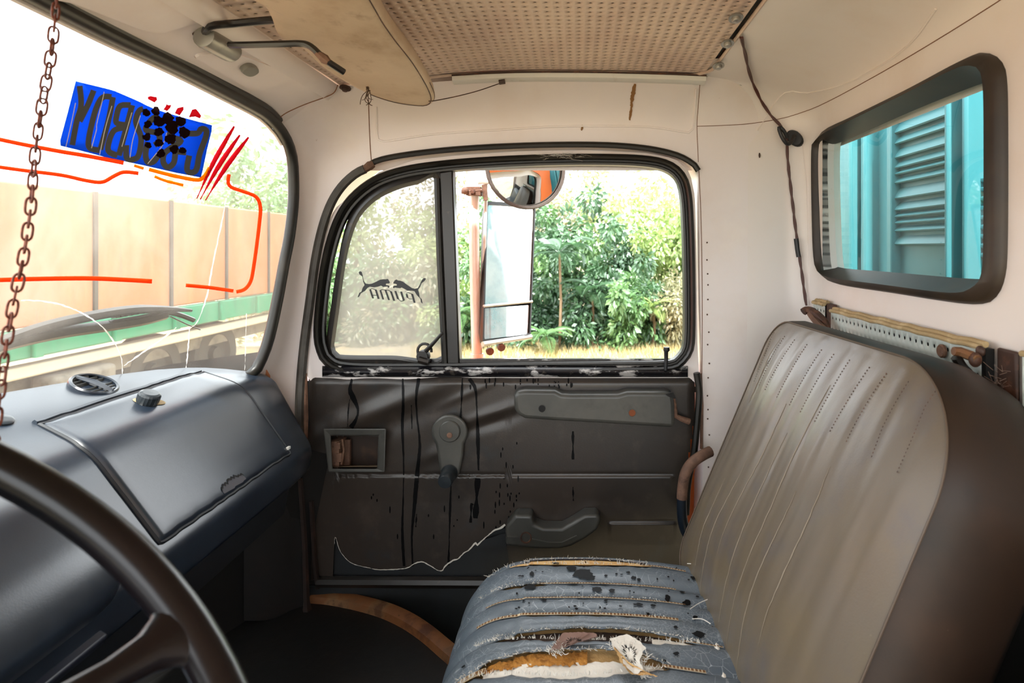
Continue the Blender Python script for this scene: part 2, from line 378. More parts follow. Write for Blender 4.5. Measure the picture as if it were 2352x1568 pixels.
    # insert exact corners
cors = [V((XB, y, z)) for y in (1.38, -.45) for z in (.286, -1.0)]
bo = [rect_hit(p) for p in base]
for c in cors:
    k = min(range(len(bo)), key=lambda i: (bo[i]-c).length); bo[k] = c
wb = MB(); wb.loft([[p+V((.05, 0, 0)) for p in base], base, [p.lerp(q, .5) for p, q in zip(base, bo)], bo])
def cove_path(z, o, s):
    pts = [V((.40-.5*o, DW-s+.003, z)), V((.45-.5*o, DW-s-.0004, z)), V((.51-o, DW-s-.0004, z))]
    for k in range(1, 9):
        a = PI/2*(1-k/8); pts.append(V((.51-o+.07*math.cos(a), 1.38-s+.07*math.sin(a), z)))
    for k in range(1, 13): pts.append(V((XB-o, 1.38-s-(1.83-s)*k/12, z)))
    return pts
lv = smooth([V((z, o, s)) for z, o, s in CL], 60)
co = MB(); co.grid([cove_path(p.x, max(0, p.y), max(0, p.z))[:11] for p in [p for p in lv if p.x < .285]+[V((.2875, 0, 0))]])
co2 = MB(); co2.grid([cove_path(p.x, max(0, p.y), max(0, p.z)) for p in [V((.286, 0, 0))]+[p for p in lv if p.x >= .288]])
wb.add(co.v, co.f); wb.add(co2.v, co2.f)
wback = wb.out('wall_back', M_['paintback'], kind='structure', ang=60)
MB().box((.577, .45, -.66), (.004, 1.78, .66)).out('lower_shade_sheet', M_['dark'], wback)  # black sheet added to paint in the shade on the lower rear wall
from mathutils.bvhtree import BVHTree
BV = [BVHTree.FromPolygons([v.co.copy() for v in o.data.vertices], [tuple(p.vertices) for p in o.data.polygons]) for o in (wr, wback)]
def SURF(px, py, off=.002, dflt=1.40):         # the cab lining seen at a pixel, lifted off towards the room
    d = P(px, py, 1).normalized(); hs = [h for h in (b.ray_cast(V((0, 0, 0)), d) for b in BV) if h[0] is not None]
    if not hs: return P(px, py, dflt)
    h = min(hs, key=lambda q: q[3]); return h[0]-d*off*2-(h[1] if h[1].dot(d) > 0 else -h[1])*off
wtube('panel_seam', [(1601,290),(1660,288),(1722,284),(1790,273),(1830,262),(1900,234),(2050,152),(2200,62),(2352,-35)], .0008, M_['seam'], lambda x, y: SURF(x, y, .0004), wback)
wtube('pressed_ridge', [(1740,300),(1800,215),(1860,213),(1960,185),(2080,110),(2150,20)], .0022, M_['paintback'], lambda x, y: SURF(x, y, .0), wback)
wtube('corner_crease', [(1842,320),(1852,420),(1857,560),(1858,700)], .0014, M_['paintback'], lambda x, y: SURF(x, y, .0), wback)
# ------------------------------------------------------------------ ceiling: perforated headliner with real holes
CE = .0190; X0, X1, Y0, Y1 = -.56, .308, .62, 1.372
nx, ny = int((X1-X0)/CE), int((Y1-Y0)/CE); hb = MB(); vid = {}
def cv(X, Y):
    k = (round(X, 5), round(Y, 5))
    if k not in vid: vid[k] = len(hb.v); hb.v.append(V((X, Y, zceil(X)+.0012*math.sin(Y*23)*math.cos(X*17))))
    return vid[k]
for i in range(nx):
    for j in range(ny):
        a, b = X0+i*CE, Y0+j*CE; mx, my = a+CE/2, b+CE/2
        if mx > X1-.055 and my > Y1-.055 and math.hypot(mx-(X1-.055), my-(Y1-.055)) > .052: continue
        o8 = [cv(a+CE*u/2, b+CE*v/2) for u, v in ((0,0),(1,0),(2,0),(2,1),(2,2),(1,2),(0,2),(0,1))]
        k = len(hb.v); rr = .0038
        for q in range(8):
            an = PI*1.25+q*PI/4; x, y = mx+rr*math.cos(an), my+rr*math.sin(an); hb.v.append(V((x, y, zceil(x)+.0012*math.sin(y*23)*math.cos(x*17))))
        for q in range(8): hb.v.append(hb.v[k+q]+V((0, 0, .002)))
        for q in range(8):
            r2 = (q+1) % 8; hb.f.append((o8[q], o8[r2], k+r2, k+q)); hb.f.append((k+q, k+r2, k+8+r2, k+8+q))
for i in range(nx):
    a = X0+i*CE; hb.add([(a, -.45, zceil(a)), (a+CE, -.45, zceil(a+CE)), (a+CE, Y0, zceil(a+CE)), (a, Y0, zceil(a))], [(0,1,2,3)])
ceil = hb.out('ceiling', M_['headliner'], kind='structure', ang=180)
MB().grid([[V((X, Y, zceil(X)+.008)) for X in (-.56,-.4,-.2,0,.2,.305)] for Y in (-.47, .5, 1.372)]).out('backing_sheet', M_['dark'], ceil)
MB().grid([[V((X, Y, zceil(X)+.005)) for X in (.20, .27, .310)] for Y in (1.27, 1.375)]).out('corner_plate', M_['paintback'], ceil)
MB().grid([[V((X, Y, zz)) for X in (-.62,-.2,.2,.6)] for Y, zz in ((1.372,.4125),(1.42,.43),(1.48,.42),(1.49,.2))]).out('roof_rail', M_['paint'], ceil)
edge = [V((X1, -.45, zceil(X1))), V((X1, 1.317, zceil(X1)))]+[V((X1-.055+.055*math.cos(a), 1.317+.055*math.sin(a), zceil(X1)-.001)) for a in [PI/2*k/6 for k in range(1, 7)]]+[V((X, 1.372, zceil(X)-.001)) for X in (.1, -.1, -.3, -.5)]
MB().tube(edge, .0035, 6).out('edge_bead', M_['headliner'], ceil)
rl = MB(); rl.grid([[V((X, y, zceil(X)-dz)) for y, dz in ((1.366,.004),(1.368,.016),(1.378,.020),(1.392,.020),(1.396,.010))] for X in [-.30+.60*k/12 for k in range(13)]])
rl.out('side_rail', M_['white'], ceil)
MB().tube([V((X, 1.364, zceil(X)-.0045)) for X in [-.30+.60*k/8 for k in range(9)]], .0022, 6).out('rail_lip', M_['rustdark'], ceil)
for px, py in ((1690,45),(1671,103),(1650,154),(793,205)):
    q = onZ(px, py, .398) if px > 1000 else P(px, py, 1.352); b = MB(); lathe(b, q+V((0,0,.004)), (0,-.3,-1), [(.0001,.010),(.006,.009),(.008,.005),(.008,.003),(.013,.003),(.013,0)], 12)
    b.out('trim_bolt', M_['rustdark'] if px < 1000 else M_['metal'], ceil)
# front header over the windshield, with its pressed pads
hd = MB(); Hs = []
def hp(D, t):                                   # t 0 at ceiling edge, 1 at windshield seal
    a = V((-.56, D, zceil(-.56)-.002)); z1 = .305+.012*max(0, .9-D)/.5; b = V((Xs(D, z1)+.006, D, z1))
    return a.lerp(b, t)
prof = [(0,0),(.02,-.016),(.20,-.020),(.27,-.004),(.5,.001),(.8,-.001),(1,0)]
Ds = [-.45,-.2,0,.2,.4,.6,.75,.9,1.0,1.1,1.2,1.26]
for D in Ds: Hs.append([hp(D, t)+V((0, 0, dz)) for t, dz in prof])
eA, eB = P(775,195,1.342), WS(644,287,.006)
Hs.append([eA.lerp(eB, t)+V((0, 0, dz*.8)) for t, dz in prof]); Hs.append([p+V((-.006, .03, .006)) for p in Hs[-1]]); hd.grid(Hs)
wf = hd.out('wall_front', M_['paint'], kind='structure', ang=70)
hn = (hp(1.0,.3)-hp(.6,.3)).cross(hp(.8,1)-hp(.8,.3)).normalized(); hn = hn if hn.z < 0 else -hn; h0 = hp(.8,.3)
def hpl(px, py): return onpl(px, py, h0+hn*.0005, hn)
for lp in ([(100,-10),(160,2),(345,74),(365,74),(478,42),(480,30),(420,2),(300,-40)], [(442,128),(450,122),(512,112),(560,125),(678,170),(676,182),(600,206),(570,204)]):
    l3 = [hpl(p.x, p.y) for p in round_loop(lp, 12, 3)]; c = sum(l3, V())/len(l3); r0 = [p-hn*.002 for p in l3]; r1 = [c.lerp(p, .97)+hn*.004 for p in l3]
    b = MB(); b.loft([r0, r1], cap1=True); b.out('pressed_pad', M_['paint'], wf)
wtube('panel_seam', [(640,272),(660,258),(700,240),(750,222),(768,212),(776,195)], .0011, M_['seam'], lambda x, y: P(x, y, interp(x, [640, 776], [1.283, 1.335])), wf)
# bulkhead below the dash
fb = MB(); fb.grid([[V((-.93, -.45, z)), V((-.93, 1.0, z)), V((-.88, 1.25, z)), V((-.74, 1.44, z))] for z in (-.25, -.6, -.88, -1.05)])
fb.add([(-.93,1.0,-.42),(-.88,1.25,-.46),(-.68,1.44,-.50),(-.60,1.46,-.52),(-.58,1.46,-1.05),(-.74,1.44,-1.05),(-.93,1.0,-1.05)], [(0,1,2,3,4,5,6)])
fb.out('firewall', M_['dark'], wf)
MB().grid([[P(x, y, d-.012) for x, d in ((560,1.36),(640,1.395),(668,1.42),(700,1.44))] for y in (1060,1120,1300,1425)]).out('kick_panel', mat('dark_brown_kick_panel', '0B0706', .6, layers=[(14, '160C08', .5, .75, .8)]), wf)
# left wall with the open driver's doorway behind the camera
lw = MB()
for x0, x1, z0, z1 in ((-.93,-.72,-.9,.31),(.46,.58,-.9,.40),(-.72,.46,.30,.41),(-.72,.46,-1.0,-.86)):
    lw.box(((x0+x1)/2, -.46, (z0+z1)/2), (x1-x0, .02, z1-z0))
lw.out('wall_left', M_['paint'], kind='structure')
# roof skin keeps the sky out above the headliner
MB().grid([[V((X, Y, z-dz)) for X, z in ((-.705,.323),(-.69,.37),(-.60,.41),(-.5,.44),(-.2,.47),(.1,.47),(.4,.46),(.60,.42),(.64,.25))] for Y, dz in ((-.49,.15),(-.47,0),(.5,0),(1.50,0),(1.53,.12))]).out('roof_skin', M_['paint'], ceil)
# ------------------------------------------------------------------ floor, step well, rusted sill lip
lip = [(715,1372),(760,1376),(820,1388),(880,1405),(930,1428),(975,1458),(1015,1492),(1060,1530)]
lipp = [onZ(x, y, -.872) for x, y in lip]
lips = smooth(lipp, 30)
fl = MB(); fl.grid([[V((-.95, p.y if i else -.45, -.88)), V((p.x, p.y, -.88))] for i, p in enumerate([V((lips[0].x, -.45, 0))]+lips[::-1])])
fl.v = []; fl.f = []
edge_pts = [V((-.95, 1.46, -.88))]+[V((p.x, p.y, -.88)) for p in lips]+[V((.6, lips[-1].y-.25, -.88)), V((.6, -.45, -.88)), V((-.95, -.45, -.88))]
fl.add(edge_pts, [tuple(range(len(edge_pts)))])
fl.add([(-.7, .95, -1.02), (.6, .95, -1.02), (.6, 1.5, -1.02), (-.7, 1.5, -1.02)], [(0,1,2,3)])
floor = fl.out('floor', M_['floor'], kind='structure', smooth=False)
sl = MB(); sl.grid([[p+V((0, 0, 0))+V((d.x*u, d.y*u, zz)) for u, zz in ((-.012,-.012),(-.006,.006),(.006,.012),(.022,.010),(.034,-.006),(.038,-.05),(.038,-.14))] for p, d in [(p, V((.55, .83, 0)) if i > 6 else V((.25, .97, 0))) for i, p in enumerate(lips)]])
sl.out('sill_lip', M_['rustpaint'], floor)
MB().tube([P(690,1100,1.40), P(700,1250,1.405), P(704,1380,1.41), P(706,1405,1.41)], [.006,.007,.008,.012], 6).out('pillar_flange', mat('dark_flange_rust', '1E100A', .6, layers=[(30, '3A2014', .5, .75, .8)]), wf)
MB().tube([P(715,1150,1.43), P(722,1280,1.435), P(730,1350,1.44)], .006, 6).out('pillar_flange', mat('dark_flange_rust', '1E100A', .6, layers=[(30, '3A2014', .5, .75, .8)]), wf)
# ------------------------------------------------------------------ window_1: windshield
win1 = bpy.data.objects.new('window_1', None); COL.objects.link(win1); win1.location = (-.85, .5, -.25); win1['kind'] = 'structure'
wsr = [(153,27),(275,89),(398,147),(520,211),(585,246),(612,263),(640,292),(658,321),(668,350),(673,383),(674,459),(665,541),(653,602),(639,679),(623,755),(610,801),(592,841),(574,862)]
right = [WS(x, y) for x, y in wsr]
bot = [V((Xs(D, z), D, z)) for D, z in ((1.2,-.30),(1.0,-.30),(.8,-.30),(.5,-.30),(.2,-.30),(-.15,-.30),(-.40,-.27),(-.44,-.1),(-.44,.1),(-.42,.25),(-.36,.30))]
top = [V((Xs(D, z), D, z)) for D, z in ((-.2,.316),(.1,.316),(.3,.316),(.55,.315))]
wloop = arc_resample(right+bot+top, 150, True)
c2 = V((0, .5, 0)); gl = MB(); rg = []
for j in range(1, 13):
    t = j/12; rg.append([V((Xs(c2.y+(p.y-c2.y)*t, c2.z+(p.z-c2.z)*t), c2.y+(p.y-c2.y)*t, c2.z+(p.z-c2.z)*t)) for p in wloop])
star(gl, rg, (Xs(c2.y, c2.z), c2.y, c2.z)); gl.out('glass', M_['windshield'], win1, ang=180)
sealpts = smooth([V((Xs(D, .316)+.008, D, .316)) for D in (-.36,-.1,.2,.45,.6)]+[WS(x, y, .008) for x, y in wsr]+[V((Xs(D, -.295)+.008, D, -.295)) for D in (1.2, 1.0)], 110)
MB().tube(sealpts, .0125, 10).out('seal', M_['rubber'], win1)
MB().tube([p+V((-.010, -.004, -.012)) for p in smooth([V((Xs(D, .316)+.006, D, .316)) for D in (-.36,-.1,.2,.45,.6)]+[WS(x, y, .004) for x, y in wsr[:8]], 50)], .004, 6).out('header_lip', M_['paint'], win1)
def g_in(px, py): return WS(px, py, .0035)
crm = drawn('crack_white', 'F6F2EA', .5)
MB().tube([p+V((.006, 0, .010)) for p in sealpts[:70]], .008, 8).out('seal_flange', M_['rubber'], win1)
for pts, wd_ in (([(48,690),(80,690),(130,697),(180,715),(225,742),(250,768),(270,800),(280,830),(281,862)], 4), ([(284,840),(330,808),(370,780),(405,752)], 4.5), ([(435,750),(432,800),(427,850)], 3.5), ([(520,455),(505,530),(490,600),(475,680),(455,735),(440,752)], 4), ([(566,720),(564,790),(562,850)], 2)):
    v, f = ribbon(lambda x, y: WS(x, y, .0015), pts, wd_*.7, taper=.6, jag=.9); MB().add(v, f).out('crack', crm, win1)
# ------------------------------------------------------------------ things stuck on the windshield
def tape(name, pts, wpx, m, label, cat='tape', group=None, **k):
    v, f = ribbon(g_in, pts, wpx, **k); o = MB().add(v, f).out(name, m, None, solid=.0005, recalc=False); tag(o, label, cat, group); return o
tape('tape_stripe', [(-6,319),(60,333),(140,348),(200,358),(284,374)], 10, M_['tape'], 'orange tape stripe crossing behind the chain and under the blue sticker, upper of two')
tape('tape_stripe', [(-6,383),(60,392),(140,402),(200,415),(235,418),(262,404),(285,395),(318,398)], 9, M_['tape'], 'orange tape stripe with a step, lower of the two near the chain')
tape('tape_stripe', [(308,380),(330,387)], 7, M_['tapeyellow'], 'short yellow tape scrap at the lower edge of the blue sticker')
tape('tape_stripe', [(342,389),(380,399),(420,408),(455,413),(470,404),(482,385)], 9, M_['tapeyellow'], 'yellow orange tape stripe hugging the lower right corner of the blue sticker')
tape('tape_stripe', [(355,405),(380,415),(421,425)], 7, M_['tapeyellow'], 'yellow orange tape scrap just below the blue sticker')
tape('tape_stripe', [(526,400),(524,418),(532,430),(560,440),(588,452),(598,475),(596,510),(590,560),(583,610),(576,645),(562,664),(543,670)], 8, M_['tape'], 'long orange tape line bending down the right side of the windshield')
tape('tape_stripe', [(-6,643),(100,640),(200,639),(280,642),(349,646)], 10, M_['tape'], 'straight orange tape line level across the lower left windshield')
tape('tape_stripe', [(427,655),(480,660),(536,668)], 8, M_['tape'], 'short orange tape line near the lower right corner of the windshield')
for k, (a, b) in enumerate((((538,290),(452,456)),((551,310),(460,458)),((571,315),(472,460)))):
    a, b = V(a+(0,)), V(b+(0,)); mid = a.lerp(b, .5)
    tape('red_tape_streak', [a, mid+V((-3, -3, 0)), b], lambda f: 2+9*math.sin(PI*min(1, f*1.1+.05))**.8, M_['tapered'], 'red and orange slanted tape streak, %s of three beside the blue sticker' % ('leftmost', 'middle', 'rightmost')[k], 'tape', None, n=14)
stp = [(174,186),(260,207),(318,232),(345,246),(380,258),(440,275),(489,288),(474,350),(462,408),(400,396),(330,380),(250,363),(180,345),(135,334),(155,260)]
b = MB(); l3 = [WS(x, y, .003) for x, y in [(p.x, p.y) for p in arc_resample([V((x, y, 0)) for x, y in stp], 60, True)]]; c3 = WS(315, 300, .003)
star(b, [[WS(315+(x-315)*t, 300+(y-300)*t, .003) for x, y in [(p.x, p.y) for p in arc_resample([V((x, y, 0)) for x, y in stp], 60, True)]] for t in (.33, .66, 1)], c3)
stk = thing('windshield_sticker', 'blue rectangular sticker with dark mirrored lettering on the windshield', 'sticker', c3)
b.out('film', M_['sticker'], stk, solid=.0004, recalc=False)
Z = lambda x, y: (120+x*400/2352, 170+y*260/1529)
letters = [[[(370,160),(390,420),(330,640),(270,960)],[(560,220),(480,420),(370,640)]],                       # Y
 [[(820,310),(760,620),(650,1020)],[(800,310),(690,310),(610,420),(540,650),(490,900),(510,1000),(640,1030)]],     # D / O
 [[(1080,420),(1020,650),(900,1100)],[(1060,420),(920,430),(870,560),(870,660),(990,690)],[(990,720),(840,760),(770,900),(760,1040),(880,1100)]],   # B
 [[(1230,470),(1170,500),(1130,620),(1150,720),(1200,860),(1180,1050),(1130,1140),(1010,1140),(1000,960)]],          # S
 [[(1440,560),(1360,600),(1290,680),(1270,760),(1420,800),(1450,900),(1380,960)],[(1290,920),(1260,1080),(1290,1190),(1370,1180),(1430,1100)]],
 [[(1740,640),(1640,720),(1590,840),(1740,900),(1600,1000),(1510,1080),(1500,1190),(1560,1260),(1640,1200),(1660,1080)],[(1640,1040),(1810,1060)]],
 [[(1780,800),(1960,800),(2010,740),(2080,760),(2070,860),(1990,1080),(1950,1280),(1890,1330),(1820,1290),(1850,1100)]]]
for L in letters:
    b = MB()
    for st in L:
        v, f = ribbon(lambda x, y: WS(x, y, .0043), [Z(*q) for q in st], 13.5); b.add(v, f)
    b.out('letter', M_['ink'], stk, recalc=False)
for st in ([(700,240),(680,340),(600,680),(600,740),(530,1000)], [(805,430),(720,720),(640,1090)], [(315,390),(250,700),(185,980)], [(1190,560),(1090,880),(1050,1130)], [(1545,790),(1490,960),(1290,1210)], [(1075,520),(940,980)]):
    v, f = ribbon(lambda x, y: WS(x, y, .0046), [Z(*q) for q in st], 1.8); MB().add(v, f).out('scratch', M_['white'], stk, recalc=False)
spl = MB()
for x, y, r in ((1270,520,55),(1290,680,55),(1400,500,60),(1440,640,80),(1560,600,80),(1620,720,90),(1730,640,75),(1600,880,80),(1780,790,80),(1280,850,55),(1440,780,65),(1470,1070,60),(1650,1020,60),(1760,1030,50),(1440,930,60),(1300,960,45)):
    lp = [Z(x+.95*r*math.cos(a)*(1+.16*math.sin(3*a+x)+.09*math.sin(7*a+y)+.05*math.sin(13*a)), y+.95*r*math.sin(a)*(1+.14*math.cos(2*a+y)+.09*math.sin(8*a+x))) for a in [2*PI*k/26 for k in range(26)]]
    spl.add([WS(px, py, .0049) for px, py in lp], [tuple(range(26))])
spl.out('paint_splatter', drawn('brown_black_paint', '241412', .3), stk, recalc=False, kind='stuff')
for k, lp in enumerate(([(1290,310),(1330,295),(1370,305),(1410,310),(1415,350),(1380,385),(1340,365),(1295,340)],[(1500,480),(1530,440),(1545,405),(1570,420),(1610,415),(1590,460),(1550,500)],[(1655,530),(1690,460),(1770,440),(1775,480),(1720,560)],[(1845,585),(1890,480),(1940,470),(1975,510),(2010,560),(1995,600),(1930,575)])):
    o = MB().add([WS(*Z(x, y), .0035) for x, y in lp], [tuple(range(len(lp)))]).out('tape_scrap', M_['tapered'], None, solid=.0005, recalc=False)
    tag(o, 'small red tape scrap above the blue sticker, %s of four from the left' % ('first', 'second', 'third', 'fourth')[k], 'tape')
# wiper outside the windshield
wp = thing('windshield_wiper', 'black wiper lying across the lower windshield outside the glass', 'wiper', WS(200, 750, -.03))
wo = lambda x, y: WS(x, y, -.022)
MB().tube([wo(x, y) for x, y in [(p.x, p.y) for p in smooth([(-90,830),(0,796),(60,780),(150,762),(250,748),(330,735),(380,722)], 24)]], .010, 6).out('arm', M_['blackmetal'], wp)
MB().tube([wo(x, y) for x, y in [(p.x, p.y) for p in smooth([(0,786),(80,757),(150,738),(230,722),(300,712),(380,709),(440,713)], 24)]], [.009]*18+[.008,.007,.006,.005,.004,.003], 6).out('blade', M_['rubber'], wp)
MB().tube([wo(x, y) for x, y in [(p.x, p.y) for p in smooth([(250,742),(330,728),(380,718),(410,722),(445,735)], 16)]], .005, 6).out('yoke', M_['blackmetal'], wp)
for i in range(6): MB().box(wo(268+i*13, 726-i*2.2), (.008, .014, .006)).out('yoke_web', M_['blackmetal'], wp)
MB().tube([wo(390,726), wo(430,745), wo(460,757)], .0015, 5).out('hose', M_['rubber'], wp)
# ------------------------------------------------------------------ window_2: rear window
win2 = bpy.data.objects.new('window_2', None); COL.objects.link(win2); win2.location = (XB, 1.0, .05); win2['kind'] = 'structure'
rin = [(1904,348),(1911,334),(1930,327),(1960,315),(2100,253),(2230,201),(2285,184),(2295,192),(2297,210),(2298,300),(2297,560),(2294,620),(2284,640),(2268,641),(2200,638),(2050,625),(1940,616),(1918,608),(1908,590),(1904,500)]
ri3 = [onX(p.x, p.y, XB+.035) for p in smooth(rin, NR, True)]
mid = [a.lerp(b, .42)+V((-.030, 0, 0)) for a, b in zip(rw3, ri3)]; o1 = [a+V((-.004, 0, 0)) for a in rw3]; o2 = [a.lerp(b, .12)+V((-.016, 0, 0)) for a, b in zip(rw3, ri3)]
m3 = [a.lerp(b, .72)+V((-.012, 0, 0)) for a, b in zip(rw3, ri3)]
MB().loft([[p+V((.02, 0, 0)) for p in rw3], o1, o2, mid, m3, ri3]).out('seal', M_['rearrubber'], win2, ang=70)
c4 = sum(ri3, V())/NR; b = MB(); star(b, [[c4.lerp(p, t) for p in ri3] for t in (.5, 1.02)], c4); b.out('glass', M_['rearglass'], win2)
# ------------------------------------------------------------------ door_1: passenger door
door = bpy.data.objects.new('door_1', None); COL.objects.link(door); door.location = (-.1, DW, -.85); door['kind'] = 'structure'
dN = [(832,425),(870,395),(950,368),(1050,357),(1200,347),(1350,345),(1485,351),(1550,364),(1585,396),(1596,450),(1600,600),(1602,790),(1606,868),(1590,884),(1300,884),(900,884),(720,884),(703,860),(712,760),(722,640),(742,540),(768,480)]
wl = [(745,838),(726,806),(720,770),(722,720),(732,635),(747,560),(770,495),(805,445),(860,404),(930,381),(1020,368),(1120,360),(1230,355),(1350,353),(1470,356),(1535,368),(1572,396),(1588,440),(1594,520),(1597,640),(1597,770),(1590,812),(1568,840),(1535,853),(1400,856),(1200,858),(1000,860),(800,858)]
NW = 140
wloop2 = smooth(wl, NW, True)
cW = V((1160, 640, 0))
ringO = [V((p.x, p.y, 0)) for p in wloop2]
dOut = [ang_hit([V((x, y, 0)) for x, y in dN], math.atan2(p.y-cW.y, p.x-cW.x), cW) for p in ringO]
off = lambda k: offset2(ringO, k)
fr = MB(); fr.loft([[P(p.x, p.y, DW+.03) for p in dOut], [P(p.x, p.y, DW+.004) for p in dOut], [P(p.x, p.y, DW+.002) for p in ringO], [P(p.x, p.y, DW+.03) for p in off(3)]])
fr.out('frame', M_['paint'], door, ang=50)
MB().loft([[P(p.x, p.y, d) for p in off(k)] for k, d in ((-1,DW+.006),(1,DW-.008),(6,DW-.012),(12,DW-.006),(14,DW+.004),(18,DW+.004),(20,DW-.003),(25,DW-.002),(28,DW+.012),(30,DW+.04))]).out('window_seal', M_['rubber'], door, ang=60)
# bottom ledge under the glass, scuffed to metal
MB().grid([[P(x, y, d) for y, d in ((822,DW+.045),(824,DW+.012),(838,DW+.008),(842,DW-.004),(855,DW-.016),(862,DW-.012),(866,DW))] for x in range(740, 1601, 30)]).out('sill_rail', mat('scuffed_black_sill', '17161A', .22, layers=[(14, 'B9B6B4', .53, .60, .85, (1, 1, 2.5)), (30, '4A443E', .55, .7, .7)]), door)
MB().prism([P(1055,828,DW+.008), P(1535,828,DW+.008), P(1548,838,DW+.008), P(1060,840,DW+.008)], (0,.01,0)).out('sweep_strip', M_['blackmetal'], door)
# quarter window: frame, hazy glass, catch
ql = [(1003,416),(960,423),(915,435),(872,455),(840,482),(820,512),(806,552),(795,600),(786,660),(778,720),(770,775),(768,796),(776,810),(795,815),(900,816),(1016,816),(1012,700),(1008,560)]
NQ = 90
qi = smooth([V((x, y, 0)) for x, y in ql], NQ, True)
qo = [(1020,392),(960,400),(905,412),(860,432),(825,462),(803,495),(788,540),(776,600),(766,660),(758,720),(749,780),(748,812),(758,832),(785,840),(900,840),(1030,840),(1026,700),(1022,560)]
qoo = smooth([V((x, y, 0)) for x, y in qo], NQ, True)
MB().loft([[P(p.x, p.y, DW+.05) for p in qoo], [P(p.x, p.y, DW+.010) for p in qoo], [P(a.x+(b_.x-a.x)*.6, a.y+(b_.y-a.y)*.6, DW+.006) for a, b_ in zip(qoo, qi)], [P(p.x, p.y, DW+.022) for p in qi], [P(p.x, p.y, DW+.05) for p in qi]]).out('quarter_window_frame', M_['blackmetal'], door, ang=50)
DG = DW+.028
qg = MB(); cq = P(900, 640, DG); star(qg, [[cq.lerp(P(p.x, p.y, DG), t) for p in qi] for t in (.5, 1.03)], cq)
qgl = qg.out('quarter_window_glass', M_['hazyglass'], door)
MB().prism([P(1008,395,DW+.006), P(1040,390,DW+.006), P(1056,838,DW+.006), P(1026,838,DW+.006)], (0,.035,0)).out('division_bar', M_['blackmetal'], door, bevel=.004)
MB().tube([P(1004,410,DW+.006), P(1010,600,DW+.006), P(1022,835,DW+.006)], .008, 8).out('quarter_window_post', M_['rubber'], door)
dg = MB(); dg.add([P(1040,375,DW+.035), P(1575,375,DW+.035), P(1575,830,DW+.035), P(1040,830,DW+.035)], [(0,1,2,3)])
# black emblem sticker: two leaping cats over mirrored capitals
st = thing('window_sticker', 'black mirrored sticker of two leaping cats over capital letters on hazy glass', 'sticker', P(900, 660, DG-.001))
Q = lambda x, y: P(800+x*200/2352, 600+y*120/1411, DG-.0012)
cat1 = [(250,965),(300,850),(350,820),(390,710),(440,640),(400,540),(380,410),(300,350),(280,290),(320,265),(365,290),(390,380),(415,520),(470,600),(560,612),(640,600),(760,545),(860,495),(940,482),(1020,485),(1050,472),(1080,485),(1125,570),(1100,598),(1020,600),(1015,640),(1090,650),(1112,690),(1100,715),(1070,705),(1060,680),(940,690),(885,655),(800,685),(700,700),(580,685),(520,715),(450,800),(340,860),(300,940),(270,970)]
cat2 = [(2000,1140),(1960,1100),(1945,1010),(1850,910),(1790,810),(1740,795),(1600,790),(1500,735),(1440,705),(1400,725),(1320,715),(1250,705),(1240,730),(1215,720),(1205,690),(1225,660),(1310,650),(1310,620),(1270,605),(1225,600),(1215,575),(1260,505),(1310,490),(1340,515),(1400,520),(1480,550),(1600,640),(1720,720),(1800,740),(1880,720),(1930,630),(1960,560),(1990,500),(2040,450),(2085,450),(2095,480),(2060,530),(1980,590),(1940,690),(1885,770),(1910,850),(1930,970),(1985,1020),(2005,1130)]
for c in (cat1, cat2): MB().add([Q(x, y) for x, y in c], [tuple(range(len(c)))]).out('cat_emblem', M_['ink'], st, solid=.0003, recalc=False, smooth=False)
def bars(pl):
    b = MB()
    for a, c, wq in pl:
        a, c = V(a+(0,)), V(c+(0,)); n = V((wq/2, 0, 0)) if abs(c.y-a.y) > abs(c.x-a.x) else V((0, wq/2, 0))
        b.add([Q(*(a-n).xy), Q(*(a+n).xy), Q(*(c+n).xy), Q(*(c-n).xy)], [(0,1,2,3)])
    return b
for pl in ([((590,760),(670,1000),50),((740,760),(820,1015),55),((585,765),(640,732),18),((640,734),(750,775),18),((650,912),(785,918),18)],
           [((865,780),(945,1030),50),((1005,775),(1100,1045),52),((1150,810),(1240,1065),55),((860,785),(920,762),20),((920,764),(1090,782),18),((1090,782),(1170,830),20)],
           [((1270,800),(1345,1020),55),((1425,815),(1500,1055),55),((1340,1010),(1420,1075),20),((1420,1080),(1505,1060),20)],
           [((1725,880),(1790,1120),55),((1575,880),(1600,980),50),((1560,860),(1620,838),16),((1620,840),(1745,895),18),((1590,975),(1660,1015),18),((1660,1015),(1730,1020),16)]):
    bars(pl).out('letter', M_['ink'], st, solid=.0003, recalc=False, smooth=False)
# quarter window catch
ct = MB(); lathe(ct, P(972,818,DW+.002), (0,-1,0), [(.0001,.012),(.014,.012),(.016,.006),(.016,-.01)], 14); ct.tube([P(962,826,DW-.01), P(985,832,DW-.01)], .009, 8)
cc = ct.out('quarter_window_catch', M_['blackmetal'], door)
MB().tube([P(978,806,DW-.012), P(998,785,DW-.02), P(1016,764,DW-.022)], [.006,.0045,.004], 8).out('catch_lever', M_['blackmetal'], cc)
MB().tube([P(975+16*math.cos(a), 806+17*math.sin(a), DW+.0) for a in [PI*.75+PI*1.3*k/10 for k in range(11)]], .0035, 6).out('catch_ring', M_['blackmetal'], cc)
b = MB(); b.tube([P(1529,850,DW-.012), P(1530,825,DW-.012), P(1530,808,DW-.012), P(1531,804,DW-.012), P(1531,797,DW-.012)], [.0045,.0050,.0055,.0085,.0075], 10); b.out('lock_button', M_['ink'], door)
